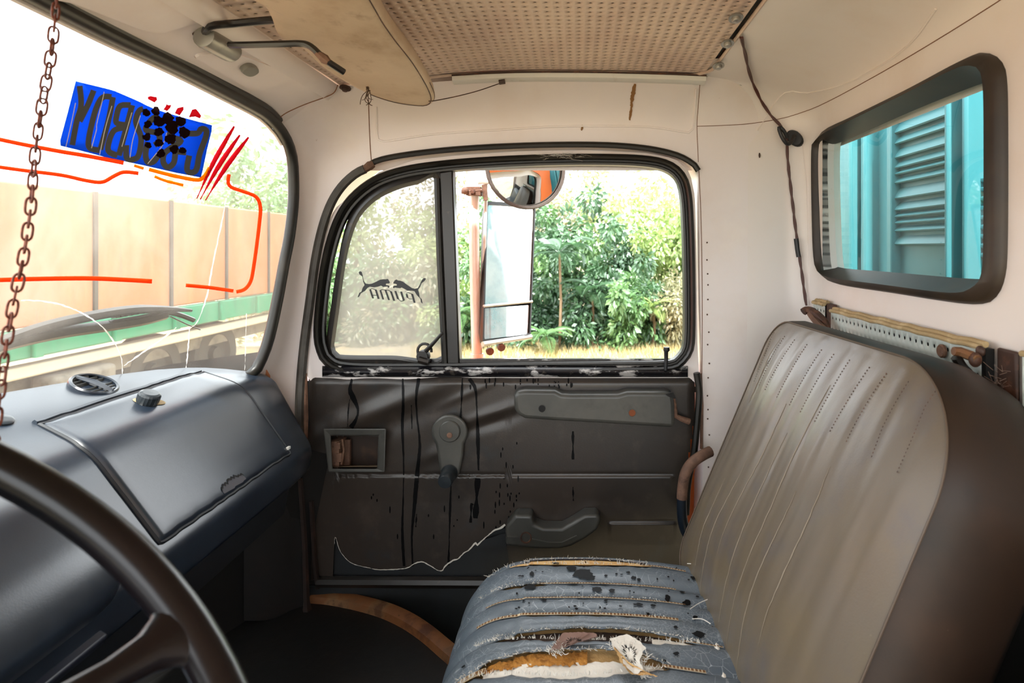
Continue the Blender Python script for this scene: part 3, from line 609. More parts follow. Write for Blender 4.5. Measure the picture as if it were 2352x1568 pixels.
# weatherstrip round the opening, left part grey, its end rusted
MB().tube([P(x, y, DW-.004) for x, y in [(p.x, p.y) for p in smooth([(690,1020),(688,950),(692,860),(700,780),(712,690),(724,600),(740,525),(760,468),(785,428),(815,400),(838,388)], 50)]], .0115, 8).out('trim_1', M_['rubbergrey'], None, kind='structure')
MB().tube([P(x, y, DW-.002) for x, y in [(p.x, p.y) for p in smooth([(848,378),(875,366),(940,354),(1040,343),(1150,336),(1280,332),(1400,333),(1490,341),(1555,356),(1592,376),(1604,392)], 50)]], .0075, 8).out('trim_2', M_['rubber'], None, kind='structure')
MB().tube([P(836,390,DW-.004), P(850,380,DW-.006), P(858,376,DW-.004)], [.009,.012,.009], 8).out('rust_plug', M_['rust'], wr)
MB().tube([P(700,858,DW), P(703,960,DW), P(700,1040,DW)], .006, 6).out('trim_3', M_['rust'], None, kind='structure')
MB().tube([P(x, y, DW-.008) for x, y in [(p.x, p.y) for p in smooth([(1600,856),(1606,900),(1602,960),(1594,1040),(1580,1110),(1576,1180)], 30)]], .0085, 8).out('trim_4', M_['rubber'], None, kind='structure')
MB().tube([P(1609,858,DW-.002), P(1612,930,DW-.002), P(1611,1030,DW-.002)], .004, 6).out('trim_5', M_['rust'], None, kind='structure')
# trim panel: wrinkled vinyl skin torn off along its lower front edge, board underneath
torn = [(705,1332),(764,1332),(768,1250),(770,1232),(780,1262),(796,1284),(815,1296),(845,1303),(872,1308),(930,1305),(952,1294),(970,1290),(990,1300),(1005,1309),(1016,1310),(1022,1300),(1040,1287),(1052,1283),(1065,1270),(1078,1262),(1092,1246),(1096,1252),(1104,1244),(1120,1230),(1135,1218),(1150,1212),(1160,1204),(1164,1250),(1176,1340),(1615,1340)]
tx, ty = [p[0] for p in torn], [p[1] for p in torn]
def relief(x, y):
    d = .010*(1-min(1, max(0, (y-866)/14)))*-1
    d += .0035*(1 if 1093 < y else 0)*max(0, 1-(y-1093)/60)*(1 if 765 < x < 1548 else 0)-.003*gs(y, 1090, 3)*(1 if 765 < x < 1548 else 0)
    d += (.003*max(0, 1-(y-1202)/50) if y > 1202 else -.003*gs(y, 1199, 3)) if 1398 < x < 1552 else 0
    u = (x-760)*.86-(985-y)*1.0                                    # diagonal tension folds from the handle recess
    ln = y-(985-(x-770)*.42)
    d += .011*gs(ln, 0, 22)*gs(x, 850, 150)-.008*gs(ln, 45, 26)*gs(x, 900, 130)-.005*gs(ln, -40, 22)*gs(x, 830, 120)
    ln2 = y-(965-(x-1080)*.32); d += .006*gs(ln2, 0, 13)*gs(x, 1130, 70)-.006*gs(ln2, 22, 14)*gs(x, 1140, 60)+.004*gs(y-(915-(x-1050)*.45), 0, 10)*gs(x, 1070, 60)
    d += .005*gs(y-(1060-(x-960)*.5), 0, 16)*gs(x, 990, 40)
    d += -.004*gs(x, 800, 26)*gs(y, 910, 60)
    e = min(x-705, 1600-x); d -= .012*max(0, 1-e/16)
    return d
NXp, NYp = 190, 110; sk = MB(); rowsv = []
xs_ = sorted(set([705+895*i/NXp for i in range(NXp+1)]+[p[0] for p in torn if p[0] < 1600]))
def rt_cut(x, y):                                # rounded upper corners and the slanted right edge
    return not ((x < 725 and y < 886 and math.hypot(x-725, y-886) > 20) or (x > 1570 and y < 890 and math.hypot(x-1570, y-890) > 28) or x > interp(y, [890, 960, 1060, 1340], [1598, 1596, 1580, 1570]))
for j in range(NYp+1):
    rowsv.append([P(x, 866+(interp(x, tx, ty)-866)*j/NYp, DW) for x in xs_])
ids = {}; 
for j in range(NYp+1):
    for i, x in enumerate(xs_):
        p = px2(rowsv[j][i]); ids[j, i] = len(sk.v); sk.v.append(P(p.x, p.y, DW-.006-relief(p.x, p.y)))
for j in range(NYp):
    for i in range(len(xs_)-1):
        q = [px2(sk.v[ids[a, b_]]) for a, b_ in ((j, i), (j+1, i+1))]; mx, my = (q[0].x+q[1].x)/2, (q[0].y+q[1].y)/2
        if 760 < mx < 868 and 1002 < my < 1076: continue
        if not rt_cut(mx, my): continue
        sk.f.append((ids[j, i], ids[j, i+1], ids[j+1, i+1], ids[j+1, i]))
skin = sk.out('trim_panel', M_['vinyldoor'], door, ang=180)
bd = MB()
for (x0, x1, y0, y1) in ((708,758,875,1335),(870,1568,880,1335),(758,870,880,1000),(758,870,1078,1335)): bd.add([P(x0,y0,DW+.003), P(x1,y0,DW+.003), P(x1,y1,DW+.003), P(x0,y1,DW+.003)], [(0,1,2,3)])
brd = bd.out('backing_board', M_['board'], door, smooth=False)
v, f = ribbon(lambda x, y: P(x, y, DW-.0085), [q for q in torn if 766 < q[0] < 1162], lambda t: .8+3.2*max(0, t-.12)+1.2*math.sin(40*t)*t, n=120, jag=.5); MB().add(v, f).out('torn_edge', M_['fray'], door, recalc=False)
MB().tube([P(730,1335,DW-.006), P(1130,1337,DW-.006), P(1600,1337,DW-.006)], .014, 8).out('bottom_rail', M_['blackmetal'], door)
MB().prism([P(700,1345,DW-.006), P(1612,1345,DW-.006), P(1612,1620,DW-.006), P(705,1620,DW-.006)], (0,.012,0)).out('lower_panel', M_['board'], door)
MB().prism([P(1092,1252,DW-.001), P(1100,1240,DW-.001), P(1162,1222,DW-.001), P(1164,1256,DW-.001)], (0,-.006,0)).out('torn_strip', M_['board'], door)
# oil runs and drops, each its own dried stain
oil = mat('black_oil_run', '040405', .5, spec=.12)
def skinD(x, y): return P(x, y, DW-.0068-relief(x, y))
for pts, wq in (([(808,870),(804,895),(812,915),(822,940),(818,962),(806,982)], 11), ([(808,905),(801,930),(798,980)], 3), ([(925,868),(926,930),(924,980),(927,1060),(926,1150),(924,1220),(928,1300)], 6), ([(962,868),(956,910),(958,960),(964,1020),(958,1090),(952,1160),(946,1230),(948,1300)], 9), ([(1062,868),(1060,920),(1058,960)], 5), ([(1078,870),(1092,895),(1096,960),(1098,1020),(1099,1080)], 8), ([(1036,1108),(1034,1160),(1032,1230),(1030,1298)], 5), ([(1097,1098),(1095,1140),(1092,1190)], 13), ([(1316,990),(1316,1055)], 6), ([(1316,1118),(1317,1150)], 4), ([(1083,1155),(1081,1200)], 6), ([(945,930),(946,985)], 3), ([(957,1180),(955,1210)], 4)):
    v, f = ribbon(skinD, pts, lambda t, q=wq: q*(.75+.35*math.sin(9*t+q)), n=len(pts)*9, jag=.4); MB().add(v, f).out('oil_run', oil, skin, recalc=False)
dr = MB()
for _ in range(70):
    x, y = R.choice([(R.uniform(840,1180), R.uniform(1090,1240)), (R.uniform(1050,1320), R.uniform(872,890)), (R.uniform(1120,1200), R.uniform(990,1180))]); h = R.uniform(2, 9)
    dr.add([skinD(x+1.8*math.cos(a), y+h*math.sin(a)) for a in [2*PI*k/8 for k in range(8)]], [tuple(range(8))])
dr.out('oil_drops', oil, skin, recalc=False, kind='stuff')
# inner handle recess, its latch torn away
b = MB()
oF = [(744,984),(884,984),(881,1083),(757,1083)]; iF = [(763,1004),(868,1004),(868,1074),(764,1074)]
b.loft([[P(x, y, DW-.004) for x, y in oF], [P(x, y, DW-.030) for x, y in [(742,984),(887,984),(884,1084),(754,1084)]], [P(x, y, DW-.028) for x, y in [(760,1000),(869,1000),(866,1076),(764,1076)]], [P(x, y, DW+.055) for x, y in [(757,1000),(872,1000),(870,1077),(760,1077)]]])
hr = b.out('inside_handle_recess', M_['plasticgrey'], door, bevel=.003, smooth=False)
MB().prism([P(750,995,DW+.056), P(880,995,DW+.056), P(880,1082,DW+.056), P(750,1082,DW+.056)], (0,.004,0)).out('recess_back', mat('recess_brown', '2A1D16', .6, layers=[(20, '4A3222', .5, .75, .8)]), hr)
MB().grid([[P(x, y, d) for x in (764,800,840,868)] for y, d in ((1072,DW-.02),(1068,DW+.05))]).out('recess_floor', mat('dusty_recess_floor', '9A8468', .8, layers=[(40, '3A3028', .55, .7, .8)], bump=(90, .4, .002)), hr)
lt = MB(); lt.box(P(776,1038,DW+.02), (.026, .05, .07))
lt.box(P(792,1038,DW+.035), (.030, .012, .066)); lt.box(P(779,1022,DW-.004), (.010, .014, .016)); lt.box(P(780,1050,DW-.002), (.014, .010, .022)); lt.tube([P(786,1008,DW), P(790,1034,DW-.004), P(784,1066,DW)], .003, 6)
lt.out('rusty_latch', M_['rust'], hr, bevel=.002)
# window crank
tear = [V((1033+42*math.cos(a), 992+41*math.sin(a), 0)) for a in [PI*.78+PI*1.44*k/20 for k in range(21)]]+[V((1064,1046,0)), V((1056,1085,0)), V((1050,1098,0)), V((1020,1098,0)), V((1011,1085,0)), V((1006,1046,0))]
b = MB(); b.loft([[P(p.x, p.y, DW-.004) for p in tear], [P(p.x, p.y, DW-.030) for p in tear]], cap1=True)
ck = b.out('window_crank', M_['plasticgrey'], door, bevel=.006, segs=3)
b = MB(); lathe(b, P(1033,990,DW-.030), (0,-1,0), [(.0265,0),(.0262,.003),(.0240,.005),(.0001,.0055)], 24); b.out('crank_boss', M_['plasticgrey'], ck)
b = MB(); lathe(b, P(1033,999,DW-.034), (0,-1,0), [(.0070,0),(.0070,.0030),(.0045,.0040),(.0001,.0030)], 14); b.out('crank_screw', M_['rust'], ck)
b = MB(); lathe(b, P(1034,1082,DW-.026), V((-.02,-1,-.10)), [(.017,0),(.020,.006),(.0205,.012),(.0185,.016),(.0185,.034),(.0175,.050),(.015,.054),(.0001,.055)], 24); b.out('crank_knob', M_['capplastic'], ck)
# upper pull handle with a broken end
hl = [(1180,925),(1180,908),(1186,899),(1205,896),(1275,897),(1290,905),(1310,906),(1420,906),(1440,900),(1530,900),(1546,903),(1550,930),(1551,972),(1548,983),(1400,974),(1260,966),(1205,962),(1190,954),(1182,942)]
hpx = [P(x, y, DW-.05) for x, y in hl]
b = MB(); b.prism([p+V((0, .05, 0)) for p in hpx], (0,-.05,0)); hnd = b.out('pull_handle', M_['plasticgrey'], door, bevel=.010, segs=4)
for x, y, m in ((1245,938,M_['dark']), (1452,948,mat('rust_orange_hole', '7A4020', .8))):
    b = MB(); lathe(b, P(x, y, DW-.0505), (0,-1,0), [(.0098,0),(.0098,.0012),(.0085,.0012),(.0080,-.003)], 16); b.out('hole_rim', M_['plasticgrey'], hnd)
    MB().add(disc(P(x, y, DW-.0508), (0,-1,0), .0082, 16), [tuple(range(16))]).out('screw_hole', m, hnd)
MB().prism([P(1528,905,DW-.05), P(1546,900,DW-.052), P(1553,915,DW-.051), P(1535,910,DW-.051)], (0,-.002,0)).out('broken_notch', M_['dark'], hnd)
b = MB(); b.tube([P(1546,915,DW-.03), P(1550,940,DW-.032), P(1552,955,DW-.032), P(1566,962,DW-.03), P(1583,968,DW-.026)], [.006,.006,.006,.007,.008], 8); b.out('rusty_bracket', M_['rust'], hnd, ang=30)
# lower pull, hexagonal open cup
lo = [(1161,1252),(1161,1207),(1172,1196),(1184,1181),(1215,1182),(1223,1184),(1227,1203),(1248,1211),(1290,1212),(1312,1200),(1343,1181),(1372,1180),(1380,1192),(1372,1216),(1345,1236),(1312,1254),(1285,1260),(1230,1260),(1190,1255)]
lp = [P(x, y, DW-.045) for x, y in lo]
b = MB(); b.prism([p+V((0, .042, 0)) for p in lp], (0,-.045,0)); pl_ = b.out('lower_pull', M_['plasticgrey'], door, bevel=.008, segs=4)
b = MB(); lathe(b, P(1208,1234,DW-.0482), (0,-1,0), [(.014,0),(.014,.002),(.0115,.002),(.010,-.002),(.0001,-.002)], 16); b.out('screw_cup', M_['rustdark'], pl_)
for pts in ([(1165,1232),(1195,1233)], [(1222,1238),(1260,1246),(1290,1246),(1325,1230)]): MB().tube([P(x, y, DW-.0485) for x, y in pts], .0022, 6).out('groove_bead', M_['plasticgrey'], pl_)
# outer skin of the truck, seen in the mirrors
orange = mat('orange_truck_paint', 'D8682C', .35, layers=[(3, 'B8532A', .45, .75, .6)])
MB().grid([[V((X, DW+.12, z)) for X in (-.9,-.6,0,.58)] for z in (-.34,-.6,-1.3)]).out('outer_skin', orange, door)
ou3 = [V((p.x, p.y, 0)) for p in offset2(ringO, -6)]; big = [(708,120),(1900,120),(1900,880),(708,880)]
MB().loft([[P(p.x, p.y, DW+.10) for p in ou3], [P(q.x, q.y, DW+.115) for q in [ang_hit([V((x, y, 0)) for x, y in big], math.atan2(p.y-cW.y, p.x-cW.x), cW) for p in ou3]]]).out('outer_window_surround', orange, door)
# ------------------------------------------------------------------ dashboard
dash = thing('dashboard', 'blue-black moulded plastic dashboard with glovebox under the windshield', 'dashboard', (-.7, .6, -.5))
def dprof(D):
    z0 = interp(D, [.3,.6,.86,1.0,1.1,1.2,1.27,1.33,1.36], [-.213,-.215,-.218,-.226,-.232,-.246,-.265,-.285,-.30])
    q = interp(D, [1.18,1.26,1.33,1.36], [0,.25,1,1.4]); q2 = interp(D, [.60, .84], [1, 0])
    a = [(Xs(D, z0)+.004, z0), (-.785+.012*q, -.2495-.030*q), (-.70-.004*q, -.284-.028*q), (-.621-.004*q, -.430-.024*q), (-.607-.012*q, -.452-.020*q), (-.612-.016*q, -.512-.008*q), (-.70, -.535)]
    if a[0][0] > a[1][0]-.02: a[1] = (a[0][0]+.02, min(a[1][1], a[0][1]-.012))
    pts = round_open([V((x, D, z)) for x, z in a], [0,.03,.030,.02,.016,.012,0], 5)
    return pts
DD = [-.40,-.1,.2,.45,.6,.75,.85,.95,1.05,1.12,1.18,1.22,1.26,1.29,1.315,1.335,1.35]
b = MB(); secs = [dprof(D) for D in DD]
def shrink(s, t, dy):
    c = sum(s, V())/len(s); return [p.lerp(V((c.x-.05, p.y, c.z)), t)+V((0, dy, 0)) for p in s]
secs += [shrink(secs[-1], .05, .008), shrink(secs[-1], .16, .014), shrink(secs[-1], .5, .016)]
b.grid(secs); b.out('body', M_['dash'], dash, ang=180)
# glovebox lid, raised above the body with a dark gap round it
def patch(s, t):                                 # s: along the profile from the groove (0) to the lower edge (1); t: 0 left 1 right
    Dl = interp(s, [0,.3,1], [.832,.822,.853]); Dr = interp(s, [0,.3,1], [1.195,1.205,1.240]); D = Dl+(Dr-Dl)*t
    pr = arc_resample([p for p in dprof(D)], 200); key = lambda x, z: min(range(200), key=lambda i: (pr[i].x-x)**2+(pr[i].z-z)**2)
    q = interp(D, [1.18,1.26,1.33], [0,.25,1]); i0, i1 = key(-.775+.01*q, -.2535-.03*q), key(-.617-.006*q, -.436-.022*q)
    i = i0+(i1-i0)*s; k = min(198, int(i)); p = pr[k].lerp(pr[k+1], i-k); n = (pr[k+1]-pr[max(0, k-1)]).cross(V((0, 1, 0))).normalized()
    if n.x < 0: n = -n
    return p, n
NS, NTt = 26, 24
def lidpt(s, t, h):
    p, n = patch(s, t); return p+n*h
lr = []
def rc(s, t): return s, t
sv = [0,.015,.04]+[.04+.92*i/NS for i in range(1, NS)]+[.96,.985,1.0]; tv = [0,.012,.03]+[.03+.94*i/NTt for i in range(1, NTt)]+[.97,.988,1.0]
def lift(s, t):
    e = min(s*.26, (1-s)*.26, t*.37, (1-t)*.37); return -.004+.009*min(1, e/.006)**.5
cache = [[patch(s, t) for t in tv] for s in sv]
b = MB(); b.grid([[cache[i][j][0]+cache[i][j][1]*(lift(s, t)+.0012*gs(s, .90, .012)*(1 if .05 < t < .9 else 0)) for j, t in enumerate(tv)] for i, s in enumerate(sv)])
lid = b.out('glovebox_lid', M_['dash'], dash, ang=180)
bd_ = [cache[0][j] for j in range(len(tv))]+[cache[i][-1] for i in range(len(sv))]+[cache[-1][j] for j in range(len(tv)-1, -1, -1)]+[cache[i][0] for i in range(len(sv)-1, -1, -1)]
MB().tube(arc_resample([p+n*.0004 for p, n in bd_], 160, True), .0030, 6, closed=True).out('lid_gap', M_['dashdark'], dash)
k0 = [cache[0][j][0]+cache[0][j][1]*.002 for j in range(len(tv))]
MB().tube([p+V((-.008, 0, .001)) for p in k0], .0045, 6).out('moulded_step', M_['dash'], dash)
# chipped, peeled film on the lid's lower edge
pe = []
for k in range(26):
    t = .40+.17*k/25; pe.append((t, .905+.05*abs(t-.49)*6+R.uniform(-.012, .012)))
v = []; 
for t, s in pe: v += [lidpt(s, t, .0056), lidpt(.972, t, .0056)]
MB().add(v, [(2*i, 2*i+1, 2*i+3, 2*i+2) for i in range(25)]).out('chipped_patch', mat('chipped_dash_skin', '4B4A50', .7), lid, recalc=False)
v = []
for t, s in pe: v += [lidpt(s-.012, t, .0060), lidpt(s+.004, t, .0060)]
MB().add(v, [(2*i, 2*i+1, 2*i+3, 2*i+2) for i in range(25)]).out('chip_edge', M_['dark'], lid, recalc=False)
MB().box(lidpt(.95,.99,.006), (.006,.010,.006)).out('worn_corner', M_['white'], lid, bevel=.001)
# seam between lower dash mouldings left of the lid
MB().tube([lidpt(1.0,-.0,.001)+V((.004,0,-.01)), lidpt(1.0,0,.001)+V((.010,-.004,-.03)), lidpt(1.0,0,.001)+V((.006,-.006,-.055))], .0012, 5).out('moulding_seam', M_['metal'], dash)
MB().grid([[V((-.610,.60+.62*k/8,-.505)) for k in range(9)], [V((-.622,.60+.62*k/8,-.56)) for k in range(9)], [V((-.70,.60+.62*k/8,-.57)) for k in range(9)]]).out('lower_flange', M_['dashdark'], dash)
# round top vent
def dtop(px, py):
    a, bq = .3, 2.0
    for _ in range(40):
        m = (a+bq)/2; p = P(px, py, m); pr = dprof(m); zz = interp(p.x, [q.x for q in pr[:14]], [q.z for q in pr[:14]])
        if p.z > zz: a = m
        else: bq = m
    return P(px, py, a)
vc = dtop(215, 886); vn = V((.42, 0, .9)).normalized()
vt = thing  # (kept as a part of the dashboard)
b = MB(); lathe(b, vc, vn, [(.0355,-.006),(.0355,.004),(.0335,.0062),(.0305,.005),(.030,-.004)], 36); rim = b.out('round_vent', M_['dash'], dash)
MB().add(disc(vc-vn*.001, vn, .0305, 30), [tuple(range(30))]).out('vent_well', M_['dark'], rim)
ax = V((0, 1, 0)); ay = vn.cross(ax)
for k in range(-3, 4):
    if k == 0: continue
    o_ = ay*k*.0085; h = math.sqrt(.030**2-(k*.0085)**2)
    MB().box(vc+o_+vn*.001, (.0022, 2*h, .006), Matrix((ay, ax, vn)).transposed() @ Matrix.Rotation(.5, 3, 'Y')).out('vent_slat', M_['plasticgrey'], rim)
MB().tube([vc+ay*.030+ax*-.004+vn*.003, vc+vn*.006, vc-ay*.030+ax*.004+vn*.003], [.004,.0055,.004], 8).out('vent_bar', M_['dash'], rim)
# side vent on the far end
sc_ = P(603, 911, 1.302); sn = V((.80, -.12, .50)).normalized()
b = MB(); lathe(b, sc_, sn, [(.034,-.012),(.034,.004),(.031,.006),(.026,.003),(.022,-.003)], 30); sv_ = b.out('side_vent', M_['dash'], dash)
MB().add(disc(sc_-sn*.003, sn, .0225, 24), [tuple(range(24))]).out('vent_well', M_['dark'], sv_)
b = MB(); lathe(b, sc_-sn*.002-V((0,0,.004)), sn, [(.014,0),(.013,.003),(.0001,.004)], 20); b.out('vent_plug', M_['dashdark'], sv_)
# ribbed knob on the lid
kc = lidpt(.155,.51,.004); kp, kn = patch(.155,.51)
kc = onpl(337, 924, kp+kn*.005, kn)
b = MB(); prof_ = [(.0155,0),(.0165,.004),(.0165,.014),(.0155,.017),(.012,.019),(.0001,.0195)]; N = 40
b.loft([[c+(c-(kc+kn*h)).normalized()*(.0006 if (i % 2 and 0 < k < 3) else 0) for i, c in enumerate(disc(kc+kn*h, kn, r, N))] for k, (r, h) in enumerate(prof_)]); kb = b.out('lid_knob', M_['capplastic'], lid, ang=20)
MB().loft([disc(kc+kn*.0006+V((0,.006,0)), kn, .024, 20, .013), disc(kc+kn*.0010+V((0,.006,0)), kn, .008, 20, .006)], cap1=True).out('knob_cutout', M_['ochre'], lid)
cp = dtop(2, 968); b = MB(); lathe(b, cp, vn, [(.014,-.002),(.014,.004),(.010,.006),(.0001,.006)], 18); b.out('screw_cap', M_['capplastic'], dash)
# bulging instrument housing at the lower left
ip = MB(); ring_ = []
for D in (-.35, .1, .4, .55, .66, .705, .725, .735, .738):
    k = interp(D, [.60,.705,.725,.735,.738], [0,.004,.02,.06,.14]); s_ = round_open([V((-.715, D, -.280)), V((-.655, D, -.300)), V((-.590, D, -.370)), V((-.572, D, -.430)), V((-.60, D, -.462)), V((-.70, D, -.47))], [0,.03,.04,.02,.015,0], 5)
    c = V((-.68, D, -.38)); ring_.append([p.lerp(c, k) for p in s_])
ip.grid(ring_); ip.out('instrument_housing', M_['dash'], dash, ang=180)
MB().box((-.625, .35, -.487), (.05, .78, .016), Matrix.Rotation(.5, 3, 'Y')).out('parcel_ledge', mat('navy_ledge', '1A1F2E', .4), dash, bevel=.004)
# ------------------------------------------------------------------ engine cover hump under the wheel
b = MB(); rows_ = []
for D in (-.2,.2,.45,.54,.59,.615,.625):
    k = interp(D, [.45,.54,.59,.615,.625], [0,.05,.16,.4,1]); rows_.append(round_open([V((-.62, D, -.87)), V((-.60+.05*k, D, -.455-.07*k)), V((-.36-.04*k, D, -.435-.07*k)), V((-.25-.10*k, D, -.60)), V((-.22-.1*k, D, -.88))], [0,.08,.08,.1,0], 5))
b.grid(rows_); tag(b.out('engine_cover', mat('blue_grey_cover_vinyl', '3B4654', .4, layers=[(8, '4C5A6A', .45, .75, .7)], bump=(300, .3, .0008))), 'blue-grey vinyl engine cover hump seen through and beside the steering wheel', 'engine cover')
# ------------------------------------------------------------------ steering wheel
C0 = V((-.287, .1124, -.1905)); th = .7426; uu = V((math.cos(th), 0, -math.sin(th))); vv = V((0, 1, 0)); nw = uu.cross(vv).normalized(); nw = nw if nw.z > 0 else -nw
sw = thing('steering_wheel', 'dark brown-black plastic steering wheel in the near left foreground', 'steering wheel', C0)
RW = .2526
rim_pts = [C0+(vv*math.cos(a)+uu*math.sin(a))*RW for a in [2*PI*k/96 for k in range(96)]]
MB().tube(rim_pts, .0127, 14, closed=True, flat=.92).out('rim', M_['wheel'], sw, ang=180)
for a0 in (math.radians(14.5), math.radians(136), math.radians(256)):
    e = vv*math.cos(a0)+uu*math.sin(a0); tq = -vv*math.sin(a0)+uu*math.cos(a0); sec = []
    for r, wq, hq, dn in ((RW-.003,.033,.007,0),(RW-.008,.025,.008,-.001),(RW-.015,.0165,.009,-.003),(RW-.025,.0115,.0092,-.006),(RW-.045,.0092,.009,-.010),(RW-.11,.014,.009,-.024),(.05,.02,.01,-.034)):
        c = C0+e*r+nw*dn; sec.append([c+tq*wq*math.cos(t)+nw*hq*(1 if math.sin(t) > 0 else .8)*math.sin(t) for t in [2*PI*k/18 for k in range(18)]])
    MB().loft(sec, cap0=True, cap1=True).out('spoke', M_['wheel'], sw, ang=180)
b = MB(); lathe(b, C0-nw*.05, nw, [(.03,-.10),(.045,0),(.062,.012),(.062,.024),(.05,.034),(.0001,.036)], 30); b.out('hub', M_['wheel'], sw)
MB().cyl(C0-nw*.06, C0-nw*.42, .03, 16).out('column', M_['dashdark'], sw)
# ------------------------------------------------------------------ hanging chain, link by link
chain = thing('hanging_chain', 'rusty brown metal chain hanging from the roof before the windshield', 'chain', (-.5, .555, .30))
cpts = [P(x, y, d) for x, y, d in ((142,-235,.56),(137,-120,.56),(130,0,.556),(118,120,.551),(97,240,.546),(80,360,.540),(70,480,.536),(52,600,.529),(30,700,.522),(13,800,.516),(0,900,.510),(-10,990,.506),(-18,1070,.503))]
cl = smooth(cpts, 400); Lt = sum((b_-a_).length for a_, b_ in zip(cl, cl[1:])); pitch = .0118; nl = int(Lt/pitch)
cc_ = arc_resample(cl, nl+1); link0 = MB(); lv_ = []
for k in range(20):
    a = 2*PI*k/20; lv_.append(V((math.cos(a)*.0047*(1-.18*math.cos(2*a)), 0, math.sin(a)*.0083)))
link0.tube(lv_, .0011, 6, closed=True); lmesh = None
chm = mat('rusty_chain', '5A2A1C', .5, .3, layers=[(300, '8A4A34', .4, .7, .7)])
for i in range(nl):
    m = (cc_[i]+cc_[i+1])/2; t = (cc_[i+1]-cc_[i]).normalized(); rot = t.to_track_quat('Z', 'Y').to_matrix().to_4x4() @ Matrix.Rotation((PI/2*.82 if i % 2 else .12)+.5+R.uniform(-.25, .25), 4, 'Z')
    if lmesh is None:
        o = link0.out('link', chm, None, ang=180); lmesh = o.data
    else: o = bpy.data.objects.new('link', lmesh); COL.objects.link(o)
    o.parent = chain; o.matrix_parent_inverse = Matrix.Translation(chain.location).inverted(); o.matrix_basis = Matrix.Translation(m) @ rot
MB().tube([V((-.50,.56,.345)), V((-.50,.56,.41))], .003, 6).out('ceiling_hook', M_['rust'], chain)
# ------------------------------------------------------------------ sun visor on its bracket
vis = thing('sun_visor', 'stained beige padded sun visor swung under the ceiling on bent rods', 'sun visor', P(800, 60, .95))
pT, pA, pB = P(985,222,1.20), P(640,60,.925), P(880,30,.87)
nv = (pA-pT).cross(pB-pT).normalized(); nv = nv if nv.z < 0 else -nv
vo = [(520,-60),(598,-6),(622,30),(640,72),(690,98),(735,140),(780,172),(840,205),(905,228),(960,237),(988,236),(998,222),(988,192),(955,135),(915,82),(885,38),(866,4),(840,-40),(800,-85),(700,-130),(580,-130)]
vl = smooth([onpl(x, y, pT, nv) for x, y in vo], 120, True); cvv = sum(vl, V())/120
def vring(t, h, dx=0): return [cvv.lerp(p, t)+nv*h for p in vl]
b = MB(); b.loft([vring(*q) for q in ((.05,.013),(.5,.013),(.86,.0115),(.95,.0095),(.985,.006),(1,.0015),(1.0,-.006),(.985,-.013),(.95,-.018),(.86,-.021),(.5,-.022),(.05,-.022))], cap0=True, cap1=True); pad = b.out('pad', M_['visor'], vis, ang=180)
MB().tube([cvv.lerp(p, .955)+nv*.0098 for p in vl[40:100]], .0010, 5).out('edge_seam', M_['rustdark'], pad)
MB().tube([cvv.lerp(p, 1.0)+nv*.000 for p in vl[18:64]], .0011, 5).out('edge_seam', M_['rustdark'], pad)
mc = hpl(490, 84); mA = hpl(470, 72); dirm = V((0, 1, 0))
mn = -hn
b = MB(); sec = []
ctr = mc+hn*.016; e1 = V((0, 1, 0)); e2 = e1.cross(hn).normalized()
for k, (t, s_) in enumerate(((-.040,.6),(-.038,.92),(-.030,1),(.030,1),(.038,.92),(.040,.6))):
    sec.append([ctr+e1*t+(e2*.019*math.cos(a)+hn*.017*math.sin(a))*s_ for a in [2*PI*i/18 for i in range(18)]])
b.loft(sec, cap0=True, cap1=True); mt = b.out('bracket', mat('worn_grey_bracket', '8C8A84', .35, .4, layers=[(20, '4A4038', .5, .75, .8)]), vis)
MB().box(mc+hn*.003, (.030, .075, .006), Matrix((e2, e1, hn)).transposed()).out('bracket_base', M_['rustdark'], mt, bevel=.003)
def hq(x, y, k): h_ = hpl(x, y); return P(x, y, h_.y-k)
dr_ = mc.y-.035
rA = P(472, 68, dr_)
MB().tube(smooth([hq(472,82,.012), hq(474,68,.022), hq(488,58,.026), hq(540,54,.030), P(626, 46, hq(540,54,.030).y+.0), P(665, 50, hq(540,54,.030).y-.03)], 30), .0062, 8).out('rod', M_['blackmetal'], vis)
MB().tube(smooth([P(528,103,dr_+.02), P(560,103,dr_+.01), P(640,101,dr_), P(690,100,dr_), P(712,106,dr_), P(735,126,dr_), P(752,141,dr_), P(790,166,dr_+.02)], 40), .0055, 8).out('rod', M_['blackmetal'], vis)
MB().tube([P(728,121,dr_), P(746,136,dr_), P(756,144,dr_)], [.005,.008,.005], 8).out('rod_clip', M_['rust'], vis)
th_ = tag(MB().tube(smooth([P(1152,190,1.372), P(1100,208,1.33), P(1050,221,1.28), P(1000,231,1.21), P(985,232,1.195)], 20), .0012, 5).out('stay_wire', M_['rustdark']), 'thin dark stay wire from the visor tip to the door header', 'wire')
wtube('wire_bolt', [(1146,189),(1160,187)], .006, M_['rustdark'], lambda x, y: P(x, y, 1.37), wr)
strm = mat('frayed_brown_thread', '4A3626', .9)
strings = thing('frayed_string', 'frayed brown string dangling from the front edge of the sun visor', 'string', P(842, 190, 1.13))
for k in range(7):
    x = 845+R.uniform(-2, 2); pts = [(x, 186, 1.13)]
    for j in range(1, 6): pts.append((842+R.uniform(-14, 14)*j/4, 186+11*j*R.uniform(.7, 1.05), 1.13+R.uniform(-.004, .004)))
    MB().tube(smooth([P(*q) for q in pts], 16), .0007, 4).out('strand', strm, strings)
